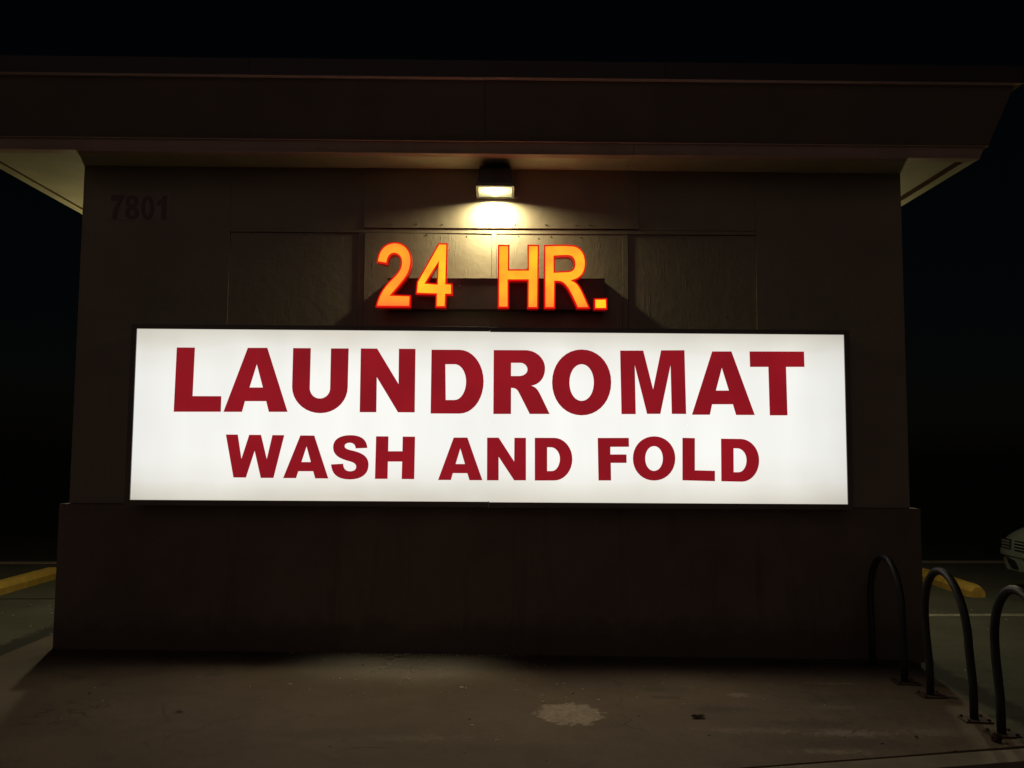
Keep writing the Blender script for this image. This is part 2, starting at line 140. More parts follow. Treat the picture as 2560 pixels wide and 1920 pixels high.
def add_box(bm, x0, x1, y0, y1, z0, z1, bev=0.0):
    vs = [bm.verts.new((x, y, z)) for x in (x0, x1) for y in (y0, y1) for z in (z0, z1)]
    fs = []
    for q in ((0, 1, 3, 2), (4, 6, 7, 5), (0, 4, 5, 1), (2, 3, 7, 6), (0, 2, 6, 4), (1, 5, 7, 3)):
        fs.append(bm.faces.new([vs[i] for i in q]))
    if bev > 0:
        es = list({e for f in fs for e in f.edges})
        bmesh.ops.bevel(bm, geom=es, offset=bev, segments=2, affect='EDGES', profile=0.6)


def box(name, x0, x1, y0, y1, z0, z1, mat, parent=None, bev=0.0):
    bm = bmesh.new()
    add_box(bm, x0, x1, y0, y1, z0, z1, bev)
    return bm_obj(name, bm, mat, parent)


def add_prism(bm, pts, a0, a1, axis='x', bev=0.0):
    """closed outline swept along an axis; pts are the two other coordinates"""
    def v(a, p):
        if axis == 'x': return (a, p[0], p[1])
        if axis == 'y': return (p[0], a, p[1])
        return (p[0], p[1], a)
    A = [bm.verts.new(v(a0, p)) for p in pts]
    B = [bm.verts.new(v(a1, p)) for p in pts]
    n = len(pts)
    fs = [bm.faces.new(A[::-1]), bm.faces.new(B)]
    for i in range(n):
        fs.append(bm.faces.new((A[i], A[(i + 1) % n], B[(i + 1) % n], B[i])))
    if bev > 0:
        es = list({e for f in fs for e in f.edges})
        bmesh.ops.bevel(bm, geom=es, offset=bev, segments=2, affect='EDGES', profile=0.6)


def tube(bm, path, rad, seg=14, cap=True):
    rings = []
    n = len(path)
    P = [Vector(p) for p in path]
    side = None
    for i in range(n):
        t = (P[min(i + 1, n - 1)] - P[max(i - 1, 0)]).normalized()
        if side is None:
            side = t.orthogonal().normalized()
        side = (side - t * side.dot(t)).normalized()
        up_ = t.cross(side)
        rr = rad[i] if isinstance(rad, (list, tuple)) else rad
        rings.append([bm.verts.new(P[i] + rr * (math.cos(2 * math.pi * k / seg) * side + math.sin(2 * math.pi * k / seg) * up_)) for k in range(seg)])
    for a, b in zip(rings, rings[1:]):
        for k in range(seg):
            bm.faces.new((a[k], a[(k + 1) % seg], b[(k + 1) % seg], b[k]))
    if cap:
        bm.faces.new(rings[0][::-1]); bm.faces.new(rings[-1])


def area2(lp):
    return sum(a[0] * b[1] - b[0] * a[1] for a, b in zip(lp, lp[1:] + lp[:1]))


def orient(loops):
    out = []
    for i, lp in enumerate(loops):
        ccw = area2(lp) > 0
        out.append(list(lp) if ccw == (i == 0) else list(lp)[::-1])
    return out


def inset(loops, d):
    res = []
    for lp in orient(loops):
        n = len(lp); q = []
        for i in range(n):
            p0, p1, p2 = Vector(lp[i - 1]), Vector(lp[i]), Vector(lp[(i + 1) % n])
            a = (p1 - p0).normalized(); b = (p2 - p1).normalized()
            na = Vector((-a.y, a.x)); nb = Vector((-b.y, b.x))
            h = (na + nb)
            if h.length < 1e-6: h = na
            h.normalize()
            k = min(1.0 / max(h.dot(na), 0.3), 2.2)
            q.append(tuple(p1 + h * d * k))
        res.append(q)
    return res


def add_glyph(bm, loops, yf, yb, front=True, back=False):
    """solid letter in the x-z plane, front face at yf, back at yb"""
    loops = orient(loops)
    flat = [p for lp in loops for p in lp]
    F = [bm.verts.new((p[0], yf, p[1])) for p in flat]
    B = [bm.verts.new((p[0], yb, p[1])) for p in flat]
    tris = tessellate_polygon([[Vector((p[0], p[1], 0)) for p in lp] for lp in loops])
    for t in tris:
        if len(set(t)) < 3: continue
        try:
            if front: bm.faces.new([F[i] for i in t])
            if back: bm.faces.new([B[i] for i in t])
        except ValueError:
            pass
    k = 0
    for lp in loops:
        n = len(lp)
        for i in range(n):
            a, b = k + i, k + (i + 1) % n
            bm.faces.new((F[a], F[b], B[b], B[a]))
        k += n


def add_ring(bm, outer, inner, yf, yb):
    """flat lip between two matching sets of loops plus its outer side"""
    for lo, li in zip(outer, inner):
        n = len(lo)
        O = [bm.verts.new((p[0], yf, p[1])) for p in lo]
        I = [bm.verts.new((p[0], yf, p[1])) for p in li]
        OB = [bm.verts.new((p[0], yb, p[1])) for p in lo]
        for i in range(n):
            j = (i + 1) % n
            bm.faces.new((O[i], O[j], I[j], I[i]))
            bm.faces.new((O[i], OB[i], OB[j], O[j]))


# ------------------------------------------------------------------ materials
class NT:
    def __init__(s, name):
        s.m = bpy.data.materials.new(name); s.m.use_nodes = True
        s.t = s.m.node_tree; s.b = s.t.nodes["Principled BSDF"]
        s.tc = s.t.nodes.new("ShaderNodeTexCoord")
    def n(s, typ, **k):
        nd = s.t.nodes.new("ShaderNode" + typ)
        for a, v in k.items(): setattr(nd, a, v)
        return nd
    def l(s, a, b): s.t.links.new(a, b)
    def mapping(s, scale=(1, 1, 1), loc=(0, 0, 0), src='Object'):
        mp = s.n("Mapping"); mp.inputs["Scale"].default_value = scale; mp.inputs["Location"].default_value = loc
        s.l(s.tc.outputs[src], mp.inputs[0]); return mp.outputs[0]
    def noise(s, vec, scale, detail=4, rough=0.55, dist=0.0):
        nd = s.n("TexNoise"); nd.inputs["Scale"].default_value = scale; nd.inputs["Detail"].default_value = detail
        nd.inputs["Roughness"].default_value = rough; nd.inputs["Distortion"].default_value = dist
        s.l(vec, nd.inputs["Vector"]); return nd.outputs["Fac"]
    def ramp(s, fac, stops, interp='LINEAR'):
        nd = s.n("ValToRGB"); cr = nd.color_ramp; cr.interpolation = interp
        while len(cr.elements) < len(stops): cr.elements.new(0.5)
        for e, (p, c) in zip(cr.elements, stops):
            e.position = p; e.color = (c, c, c, 1) if isinstance(c, (int, float)) else (*c, 1)
        s.l(fac, nd.inputs[0]); return nd.outputs[0]
    def mix(s, fac, a, b, mode='MIX'):
        nd = s.n("Mix", data_type='RGBA', blend_type=mode)
        for i, v in ((0, fac), (6, a), (7, b)):
            if hasattr(v, 'links'): s.l(v, nd.inputs[i])
            elif i == 0: nd.inputs[0].default_value = v
            else: nd.inputs[i].default_value = (*v, 1) if len(v) == 3 else v
        return nd.outputs[2]
    def math(s, op, a, b=None, clamp=False):
        nd = s.n("Math", operation=op); nd.use_clamp = clamp
        for i, v in ((0, a), (1, b)):
            if v is None: continue
            if hasattr(v, 'links'): s.l(v, nd.inputs[i])
            else: nd.inputs[i].default_value = v
        return nd.outputs[0]
    def bump(s, h, strength, dist=0.01, prev=None):
        nd = s.n("Bump"); nd.inputs["Strength"].default_value = strength; nd.inputs["Distance"].default_value = dist
        s.l(h, nd.inputs["Height"])
        if prev: s.l(prev, nd.inputs["Normal"])
        return nd.outputs[0]


def simple(name, col, rough=0.6, var=0.15, scale=6, bump=0.0, bscale=120, metallic=0.0, spec=None):
    t = NT(name)
    v = t.mapping()
    f = t.noise(v, scale, 5)
    d = tuple(c * (1 - var) for c in col); e = tuple(min(c * (1 + var), 1) for c in col)
    t.l(t.ramp(f, [(0.3, d), (0.7, e)]), t.b.inputs["Base Color"])
    t.b.inputs["Roughness"].default_value = rough
    t.b.inputs["Metallic"].default_value = metallic
    if spec is not None: t.b.inputs["Specular IOR Level"].default_value = spec
    if bump: t.l(t.bump(t.noise(v, bscale, 3), bump, 0.004), t.b.inputs["Normal"])
    return t.m


def emit(name, build, strength=1.0, base=(0.5, 0.5, 0.5), rough=0.35):
    t = NT(name)
    c = build(t)
    if hasattr(c, 'links'): t.l(c, t.b.inputs["Emission Color"])
    else: t.b.inputs["Emission Color"].default_value = (*c, 1)
    t.b.inputs["Emission Strength"].default_value = strength
    t.b.inputs["Base Color"].default_value = (*base, 1)
    t.b.inputs["Roughness"].default_value = rough
    return t.m


def painted_wall(name, col, grain=False):
    t = NT(name)
    v = t.mapping()
    big = t.noise(v, 1.3, 5, 0.6)
    base = t.ramp(big, [(0.25, tuple(c * 0.88 for c in col)), (0.75, tuple(c * 1.1 for c in col))])
    st = t.noise(t.mapping((14, 14, 1.2)), 1.0, 4)
    base = t.mix(t.ramp(st, [(0.6, 0.0), (0.85, 0.35)]), base, tuple(c * 0.72 for c in col))
    t.l(base, t.b.inputs["Base Color"])
    t.b.inputs["Roughness"].default_value = 0.62
    fine = t.noise(v, 160, 3, 0.6)
    nrm = t.bump(fine, 0.25, 0.002)
    nrm = t.bump(t.noise(v, 9, 3), 0.35, 0.01, nrm)
    if grain:
        # rotary-cut plywood: long wandering vertical ridges of raised grain
        vv = t.mapping((17, 17, 1.5))
        g = t.noise(vv, 1.0, 3, 0.5, 0.9)
        rid = t.math('ABSOLUTE', t.math('SUBTRACT', g, 0.5))
        rid = t.ramp(rid, [(0.0, 1.0), (0.022, 0.0)])
        msk = t.ramp(t.noise(t.mapping((3.2, 3.2, 1.1)), 1.0, 2), [(0.50, 0.0), (0.66, 1.0)])
        rid = t.math('MULTIPLY', rid, msk)
        nrm = t.bump(rid, 0.5, 0.004, nrm)
        g2 = t.noise(t.mapping((90, 90, 6)), 1.0, 3, 0.6, 0.4)
        nrm = t.bump(g2, 0.2, 0.003, nrm)
    t.l(nrm, t.b.inputs["Normal"])
    return t.m


WALL = (0.30, 0.245, 0.185)
M = {}
M['wall'] = painted_wall("painted_board", WALL)
M['ply'] = painted_wall("painted_plywood", (0.31, 0.255, 0.19), True)
def plinth_mat():
    t = NT("plinth_render"); v = t.mapping()
    b = t.ramp(t.noise(v, 1.6, 6, .65), [(.3, (.165, .122, .098)), (.7, (.225, .172, .138))])
    dr = t.noise(t.mapping((9, 9, .7)), 1.0, 5, .65, .3)
    b = t.mix(t.ramp(dr, [(.56, 0.0), (.70, .5)]), b, (.11, .082, .066))
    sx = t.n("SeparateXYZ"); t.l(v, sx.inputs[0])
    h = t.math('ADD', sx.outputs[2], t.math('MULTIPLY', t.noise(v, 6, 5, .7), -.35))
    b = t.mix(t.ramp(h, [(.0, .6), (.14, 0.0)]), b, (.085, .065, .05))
    t.l(b, t.b.inputs["Base Color"]); t.b.inputs["Roughness"].default_value = .8
    t.l(t.bump(t.noise(v, 110, 4, .7), .7, .004, t.bump(t.noise(v, 5, 4), .5, .02)), t.b.inputs["Normal"])
    return t.m
M['stucco'] = plinth_mat()
M['soffit'] = simple("soffit_paint", (0.72, 0.70, 0.50), 0.65, 0.12, 3.0, 0.25, 60)
M['fascia'] = simple("fascia_metal", (0.18, 0.132, 0.104), 0.55, 0.10, 2.2, 0.15, 40)
M['fascia_trim'] = simple("fascia_trim_paint", (0.50, 0.34, 0.27), 0.5, 0.10, 4.0, 0.15, 40)
M['drip'] = simple('drip_edge_paint', (0.66, 0.45, 0.36), 0.5, 0.1, 4.0)
M['roofcap'] = simple("roof_edge_metal", (0.055, 0.036, 0.030), 0.5, 0.12, 2.0)
M['roof'] = simple("roof_felt", (0.06, 0.055, 0.05), 0.9, 0.2, 4.0, 0.3)
M['bronze'] = simple("dark_bronze_paint", (0.045, 0.038, 0.034), 0.42, 0.12, 8.0, 0.1)
M['cab'] = simple("sign_cabinet_paint", (0.15, 0.115, 0.10), 0.45, 0.15, 3.0, 0.1)
M['cabbody'] = simple('cabinet_body_paint', (0.045, 0.036, 0.034), 0.5, 0.15, 3.0, 0.1)
M['race'] = simple("raceway_paint", (0.12, 0.082, 0.072), 0.5, 0.15, 5.0, 0.1)
M['return'] = None
M['steel'] = simple("screw_steel", (0.35, 0.32, 0.28), 0.4, 0.1, metallic=0.8)
M['rack'] = simple("rack_black_paint", (0.028, 0.027, 0.027), 0.48, 0.25, 14, 0.25, 70)
M['plate'] = simple("rack_plate_rust", (0.075, 0.045, 0.03), 0.7, 0.3, 18, 0.3, 90)
M['numplate'] = simple("number_board", (0.31, 0.25, 0.195), 0.6, 0.08)
M['digit'] = simple("dark_red_digit", (0.15, 0.085, 0.085), 0.5, 0.1)
M['yellow'] = simple("yellow_kerb_paint", (0.68, 0.42, 0.075), 0.7, 0.18, 9, 0.5, 60)
M['white_line'] = simple("worn_white_line", (0.30, 0.28, 0.22), 0.8, 0.35, 12, 0.3)
M['kerb'] = simple("kerb_concrete", (0.27, 0.22, 0.165), 0.85, 0.18, 5, 0.4, 70)
M['mulch'] = simple("bed_soil", (0.045, 0.028, 0.018), 0.95, 0.4, 25, 0.9, 60)
M['leaf'] = simple("dry_leaf", (0.13, 0.055, 0.03), 0.7, 0.45, 9, 0.2)
M['leafdark'] = simple("brown_leaf", (0.05, 0.018, 0.012), 0.7, 0.3, 20)
M['chip'] = simple("paint_chip_white", (0.72, 0.68, 0.58), 0.7, 0.1)
M['gum'] = simple("dark_gum", (0.02, 0.016, 0.013), 0.8, 0.1)
M['grass'] = simple("dark_verge", (0.03, 0.035, 0.018), 0.95, 0.4, 6, 0.6, 30)
M['carpaint'] = simple("silver_car_paint", (0.40, 0.42, 0.37), 0.28, 0.04, 2, metallic=0.5)
M['carblack'] = simple("car_black_trim", (0.012, 0.012, 0.012), 0.5, 0.1)
M['glass'] = simple("car_glass", (0.015, 0.017, 0.018), 0.06, 0.05)
M['lens'] = simple("headlamp_lens", (0.35, 0.35, 0.30), 0.08, 0.1, 30, metallic=0.6)
M['tyre'] = simple("tyre_rubber", (0.02, 0.02, 0.02), 0.85, 0.1)
M['rim'] = simple("wheel_rim", (0.35, 0.35, 0.34), 0.35, 0.1, metallic=0.8)


def concrete():
    t = NT("stained_concrete")
    v = t.mapping()
    n1 = t.noise(v, 1.1, 6, 0.6)
    base = t.ramp(n1, [(0.25, (0.132, 0.092, 0.064)), (0.5, (0.180, 0.128, 0.090)), (0.78, (0.228, 0.165, 0.117))])
    n2 = t.noise(v, 5.5, 5, 0.65, 0.4)
    base = t.mix(t.ramp(n2, [(0.50, 0.0), (0.68, 0.6)]), base, (0.135, 0.098, 0.068))
    n4 = t.noise(v, 34, 5, 0.7)
    base = t.mix(t.ramp(n4, [(0.35, 0.35), (0.5, 0.0)]), base, (0.13, 0.092, 0.062))
    base = t.mix(t.ramp(n4, [(0.6, 0.0), (0.75, 0.3)]), base, (0.30, 0.235, 0.175))
    # fine aggregate speckle
    n3 = t.noise(v, 260, 2, 0.7)
    base = t.mix(t.ramp(n3, [(0.3, 0.35), (0.5, 0.0)]), base, (0.12, 0.09, 0.065))
    base = t.mix(t.ramp(n3, [(0.62, 0.0), (0.76, 0.4)]), base, (0.46, 0.40, 0.31))
    sx = t.n("SeparateXYZ"); t.l(v, sx.inputs[0])
    X, Y = sx.outputs[0], sx.outputs[1]
    rag = t.noise(v, 9, 6, 0.7)
    rag2 = t.noise(t.mapping((1, 1, 1), (3.1, 1.7, 0)), 26, 5, 0.7)
    def patch(cx, cy, rx, ry, amt=1.3, edge=0.10):
        a = t.math('DIVIDE', t.math('SUBTRACT', X, cx), rx)
        b = t.math('DIVIDE', t.math('SUBTRACT', Y, cy), ry)
        d = t.math('SQRT', t.math('ADD', t.math('MULTIPLY', a, a), t.math('MULTIPLY', b, b)))
        j = t.math('ADD', t.math('MULTIPLY', t.math('SUBTRACT', rag, 0.5), amt), t.math('MULTIPLY', t.math('SUBTRACT', rag2, 0.5), amt * 0.9))
        return t.ramp(t.math('ADD', d, j), [(1.0 - edge, 1.0), (1.0, 0.0)])
    # pale scuffed patches of bare cement
    base = t.mix(t.math('MULTIPLY', patch(0.42, -1.49, 0.21, 0.21, 1.0), 0.72), base, t.ramp(n4, [(.35, (0.34, 0.26, 0.20)), (.6, (0.56, 0.45, 0.35))]))
    for (cx, cy, rx, ry, k) in ((1.98, -1.78, 0.30, 0.07, .55), (2.10, -1.30, 0.20, 0.05, .4), (1.78, -2.08, 0.25, 0.05, .45),
                                (1.55, -1.05, 0.10, 0.05, .5), (2.3, -0.75, 0.22, 0.03, .45), (1.42, -1.75, 0.3, 0.06, .3),
                                (2.45, -1.75, 0.25, 0.09, .35), (-0.5, -1.95, 0.35, 0.07, .22)):
        base = t.mix(t.math('MULTIPLY', patch(cx, cy, rx, ry, 3.4, 0.7), k * .8), base, (0.46, 0.38, 0.30))
    # grimy damp areas
    for (cx, cy, rx, ry, k) in ((1.35, -1.35, 0.25, 0.10, .5), (1.05, -1.12, 0.12, 0.05, .6), (1.85, -1.62, 0.32, 0.10, .5), (1.1, -0.95, 0.3, 0.09, .35),
                                (-1.0, -1.9, 0.5, 0.12, .3), (0.35, -0.34, 0.07, 0.05, .75), (2.2, -1.1, .4, .12, .4), (-1.9, -1.55, 0.04, 0.04, .8),
                                (-2.6, -1.0, 0.05, 0.03, .7), (1.9, -1.95, .5, .12, .35), (2.35, -1.25, .55, .42, .38), (-2.7, -1.9, .8, .25, .2), (0.1, -2.1, .7, .1, .2)):
        base = t.mix(t.math('MULTIPLY', patch(cx, cy, rx, ry, 2.2, 0.6), k), base, (0.085, 0.07, 0.058))
    # shadow band painted into the colour along the wall foot, middle stretch left clear
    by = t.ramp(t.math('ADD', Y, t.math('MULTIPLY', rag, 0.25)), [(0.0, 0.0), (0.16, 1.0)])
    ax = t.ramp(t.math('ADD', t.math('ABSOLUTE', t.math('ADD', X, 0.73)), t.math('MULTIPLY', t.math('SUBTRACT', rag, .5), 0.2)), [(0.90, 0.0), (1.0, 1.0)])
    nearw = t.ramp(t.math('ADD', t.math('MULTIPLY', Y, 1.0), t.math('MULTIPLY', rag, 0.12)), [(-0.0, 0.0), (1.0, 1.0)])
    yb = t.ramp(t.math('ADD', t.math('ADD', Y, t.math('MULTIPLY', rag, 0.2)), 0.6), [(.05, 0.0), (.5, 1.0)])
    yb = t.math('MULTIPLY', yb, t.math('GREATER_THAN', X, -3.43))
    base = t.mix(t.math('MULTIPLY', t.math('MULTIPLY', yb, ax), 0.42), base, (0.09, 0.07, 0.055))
    # hairline cracks
    vo = t.n("TexVoronoi", feature='DISTANCE_TO_EDGE'); vo.inputs["Scale"].default_value = 0.75
    wob = t.n("TexNoise"); wob.inputs["Scale"].default_value = 6; wob.inputs["Detail"].default_value = 5
    t.l(v, wob.inputs["Vector"])
    va = t.n("VectorMath", operation='ADD'); t.l(v, va.inputs[0])
    sc = t.n("VectorMath", operation='SCALE'); sc.inputs["Scale"].default_value = 0.16; t.l(wob.outputs["Color"], sc.inputs[0]); t.l(sc.outputs[0], va.inputs[1])
    t.l(va.outputs[0], vo.inputs["Vector"])
    ck = t.ramp(vo.outputs["Distance"], [(0.0, 1.0), (0.005, 0.0)])
    ckm = t.ramp(t.noise(v, 1.6, 2), [(0.5, 0.0), (0.6, 1.0)])
    ck = t.math('MULTIPLY', ck, ckm)
    base = t.mix(t.math('MULTIPLY', ck, 0.7), base, (0.06, 0.045, 0.035))
    t.l(base, t.b.inputs["Base Color"])
    t.b.inputs["Roughness"].default_value = 0.82
    nrm = t.bump(n3, 0.35, 0.002)
    nrm = t.bump(n2, 0.4, 0.008, nrm)
    nrm = t.bump(t.math('MULTIPLY', ck, -1.0), 0.6, 0.004, nrm)
    t.l(nrm, t.b.inputs["Normal"])
    return t.m


def asphalt():
    t = NT("worn_asphalt")
    v = t.mapping()
    n1 = t.noise(v, 0.9, 6, 0.65)
    base = t.ramp(n1, [(0.3, (0.070, 0.066, 0.048)), (0.7, (0.125, 0.118, 0.085))])
    n2 = t.noise(v, 4.2, 6, 0.7, 0.3)
    base = t.mix(t.ramp(n2, [(0.55, 0.0), (0.7, 0.6)]), base, (0.042, 0.04, 0.03))
    n3 = t.noise(v, 180, 2, 0.7)
    base = t.mix(t.ramp(n3, [(0.6, 0.0), (0.75, 0.5)]), base, (0.26, 0.24, 0.18))
    sx = t.n("SeparateXYZ"); t.l(v, sx.inputs[0])
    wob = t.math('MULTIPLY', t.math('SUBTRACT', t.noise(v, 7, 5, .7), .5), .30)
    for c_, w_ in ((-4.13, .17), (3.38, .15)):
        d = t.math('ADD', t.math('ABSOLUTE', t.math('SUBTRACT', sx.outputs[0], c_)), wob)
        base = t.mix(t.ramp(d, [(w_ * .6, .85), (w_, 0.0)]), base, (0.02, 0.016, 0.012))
    t.l(base, t.b.inputs["Base Color"])
    t.b.inputs["Roughness"].default_value = 0.85
    t.l(t.bump(n3, 0.6, 0.004, t.bump(n2, 0.4, 0.01)), t.b.inputs["Normal"])
    return t.m


M['concrete'] = concrete()
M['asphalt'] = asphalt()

# ------------------------------------------------------------------ ground
LOT = -0.11                      # level of the car park
def gz(x): return 0.014 - 0.0094 * x   # the walk falls slightly to the right


bm = bmesh.new()
N = 24
def sheet(bm, x0, x1, y0, y1, z, nx=1, ny=1):
    g = [[bm.verts.new((x0 + (x1 - x0) * i / nx, y0 + (y1 - y0) * j / ny, z)) for j in range(ny + 1)] for i in range(nx + 1)]
    for i in range(nx):
        for j in range(ny):
            bm.faces.new((g[i][j], g[i + 1][j], g[i + 1][j + 1], g[i][j + 1]))
sheet(bm, -260, 260, -120, 400, LOT, 8, 8)
tag(bm_obj("ground", bm, M['grass']), kind="structure")

# car park paving, its far edge a little skewed to the building
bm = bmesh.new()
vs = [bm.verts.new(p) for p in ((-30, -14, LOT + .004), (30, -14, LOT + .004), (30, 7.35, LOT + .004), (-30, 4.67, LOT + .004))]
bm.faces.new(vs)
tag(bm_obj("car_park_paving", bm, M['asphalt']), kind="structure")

# low kerb closing the car park at the back
bm = bmesh.new()
def fark(x): return 6.03 + 0.0447 * x
pts = [(-30, fark(-30)), (30, fark(30))]
vsb = []
for x, y in pts:
    vsb.append([bm.verts.new((x, y, LOT)), bm.verts.new((x, y, LOT + .022)), bm.verts.new((x, y + .14, LOT + .022)), bm.verts.new((x, y + .14, LOT))])
for i in range(4): bm.faces.new((vsb[0][i], vsb[1][i], vsb[1][(i + 1) % 4], vsb[0][(i + 1) % 4]))
tag(bm_obj("far_kerb", bm, M['kerb']), kind="structure")

# raised concrete walk in front of and beside the building
walk = [(-3.69, 9.0), (-3.695, 0.0), (-3.70, -3.26), (-1.0, -2.80), (2.10, -2.13), (2.90, -1.96), (3.02, -1.23), (3.106, -0.514), (3.17, -0.06), (3.29, 0.02), (3.29, 9.0)]
bm = bmesh.new()
top = [bm.verts.new((x, y, gz(x))) for x, y in walk]
bot = [bm.verts.new((x, y, LOT - .02)) for x, y in walk]
tf = bm.faces.new(top)
for i in range(len(walk)):
    j = (i + 1) % len(walk)
    bm.faces.new((top[i], bot[i], bot[j], top[j]))
es = [e for e in tf.edges]
bmesh.ops.bevel(bm, geom=es, offset=0.014, segments=3, affect='EDGES')
o = tag(bm_obj("pavement", bm, M['concrete']), kind="structure")

# kerb band along the front of the walk, a joint of a few millimetres between
def line(p, q, s): return (p[0] + (q[0] - p[0]) * s, p[1] + (q[1] - p[1]) * s)
front = [(-3.70, -3.27), (-1.0, -2.81), (2.10, -2.142), (2.915, -1.97)]
back_off = 0.155
bm = bmesh.new()
a = [bm.verts.new((x, y, gz(x) - .004)) for x, y in front]
b = [bm.verts.new((x + .03, y - back_off, gz(x) - .006)) for x, y in front]
c = [bm.verts.new((x + .03, y - back_off, LOT)) for x, y in front]
d = [bm.verts.new((x, y, LOT)) for x, y in front]
for i in range(3):
    bm.faces.new((a[i], b[i], b[i + 1], a[i + 1])); bm.faces.new((b[i], c[i], c[i + 1], b[i + 1])); bm.faces.new((a[i], a[i + 1], d[i + 1], d[i]))
bm.faces.new((a[3], b[3], c[3], d[3])); bm.faces.new((a[0], d[0], c[0], b[0]))
tag(bm_obj("kerb", bm, M['kerb']), kind="structure")

# planting bed beyond the kerb
bm = bmesh.new()
bed = [(-3.7, -3.45), (-1.0, -2.975), (2.13, -2.305), (2.95, -2.13), (3.6, -2.0), (3.6, -5.2), (-3.7, -5.2)]
bv = [bm.verts.new((x, y, gz(x) - .05)) for x, y in bed]
bm.faces.new(bv)
tag(bm_obj("planting_bed", bm, M['mulch']), kind="structure")

# painted stall lines and the dark joint, left and right of the building
def slab(name, quad, z, mat, h=.004):
    bm = bmesh.new()
    t_ = [bm.verts.new((x, y, z + h)) for x, y in quad]
    b_ = [bm.verts.new((x, y, z)) for x, y in quad]
    bm.faces.new(t_)
    for i in range(4): bm.faces.new((t_[i], b_[i], b_[(i + 1) % 4], t_[(i + 1) % 4]))
    return bm_obj(name, bm, mat)
tag(slab("painted_line", [(3.6, 2.10), (9.0, 2.30), (9.0, 2.42), (3.6, 2.22)], LOT + .004, M['white_line']), kind="structure")
tag(slab("paving_joint", [(-9.0, 2.72), (-3.8, 2.96), (-3.8, 3.0), (-9.0, 2.77)], LOT + .004, M['gum'], .003), kind="structure")
tag(slab("painted_line", [(4.1, 3.22), (4.75, 3.05), (4.75, 3.16), (4.1, 3.33)], LOT + .004, M['white_line']), kind="structure")

# ------------------------------------------------------------------ building
B = empty("laundromat_building", (0, 0, 0))
tag(B, "dark brown building front with wide overhanging roof edge, the lit signs mounted on it", "building")
XL, XR = -3.385, 3.225
SZ = 3.852
box("wall", XL, XR, 0.012, 8.0, 1.0, SZ + .02, M['wall'], B)
# plinth follows the sloping ground
bm = bmesh.new()
pl = [(-3.443, -.05), (3.29, -.05), (3.29, 8.06), (-3.443, 8.06)]
t_ = [bm.verts.new((x, y, 1.147)) for x, y in pl]
b_ = [bm.verts.new((x, y, gz(x) - .02)) for x, y in pl]
bm.faces.new(t_)
for i in range(4): bm.faces.new((t_[i], b_[i], b_[(i + 1) % 4], t_[(i + 1) % 4]))
bmesh.ops.bevel(bm, geom=bm.edges[:], offset=.006, segments=2, affect='EDGES')
bm_obj("plinth", bm, M['stucco'], B)

# smooth side boards left and right
box("side_board", XL, -2.200, -.0095, .0118, 1.150, SZ, M['wall'], B, .002)
box("side_board", 2.036, XR, -.0095, .0118, 1.150, SZ, M['wall'], B, .002)
# outer plywood panels
box("plywood_panel", -2.196, -1.168, 0.0015, .0118, 2.30, 3.318, M['ply'], B)
box("plywood_panel", 1.006, 2.032, 0.002, .0118, 2.30, 3.326, M['ply'], B)
# centre plywood panels
def tilted(name, x0, x1, yl, yr, z0, z1, mat):
    bm = bmesh.new()
    add_prism(bm, [(x0, yl), (x1, yr), (x1, .0119), (x0, .0119)], z0, z1, 'z', .0015)
    return bm_obj(name, bm, mat, B)
tilted("plywood_panel", -1.118, -.100, -.0135, -.004, 2.30, 3.321, M['ply'])
tilted("plywood_panel", -.058, .955, -.006, -.005, 2.30, 3.328, M['ply'])
# battens
box("batten", -1.166, -1.120, -.0068, .0117, 2.30, 3.326, M['wall'], B, .002)
box("batten", -.098, -.060, -.011, .0117, 2.30, 3.326, M['wall'], B, .002)
box("batten", .957, 1.002, -.0072, .0117, 2.30, 3.330, M['wall'], B, .002)
# rail over the panels
bm = bmesh.new(); add_prism(bm, [(-2.198, 3.321), (-.10, 3.3255), (2.034, 3.332), (2.034, 3.362), (-.10, 3.358), (-2.198, 3.352)], -.0112, .0116, 'y', .002)
bm_obj("rail", bm, M['wall'], B)
# frieze boards over the rail
for x0, x1, y in ((-2.1985, -1.131, -.0125), (-1.129, 1.085, -.0205), (1.087, 2.0345, -.0125)):
    zz = lambda x: 3.366 + .0045 * x - (0 if y < -.015 else .0095)
    bm = bmesh.new(); add_prism(bm, [(x0, zz(x0)), (x1, zz(x1)), (x1, SZ), (x0, SZ)], y, .0115, 'y', .002)
    bm_obj("frieze_board", bm, M['wall'], B)
# nail heads
nail = bmesh.new()
bmesh.ops.create_cone(nail, cap_ends=True, segments=10, radius1=.006, radius2=.004, depth=.004, matrix=Matrix.Rotation(R(90), 4, 'X'))
nm = bpy.data.meshes.new("nail"); nail.to_mesh(nm); nail.free()
for x, z, y in ((-.90, 3.392, -.025), (-.70, 3.394, -.025), (-.497, 3.392, -.025), (-.125, 3.396, -.025), (.09, 3.396, -.025), (.335, 3.398, -.025), (.58, 3.395, -.025), (.69, 3.397, -.025), (1.06, 3.40, -.025),
                (-.30, 3.30, -.008), (.12, 3.305, -.007), (.28, 3.29, -.007), (.38, 3.302, -.007), (.62, 3.30, -.007), (-.62, 3.31, -.012), (1.45, 3.30, .001), (-1.6, 3.30, .001), (1.8, 2.66, .001)):
    o = bpy.data.objects.new("nail", nm)
    if not nm.materials: nm.materials.append(M['bronze'])
    COL.objects.link(o); o.parent = B; o.location = (x, y, z)

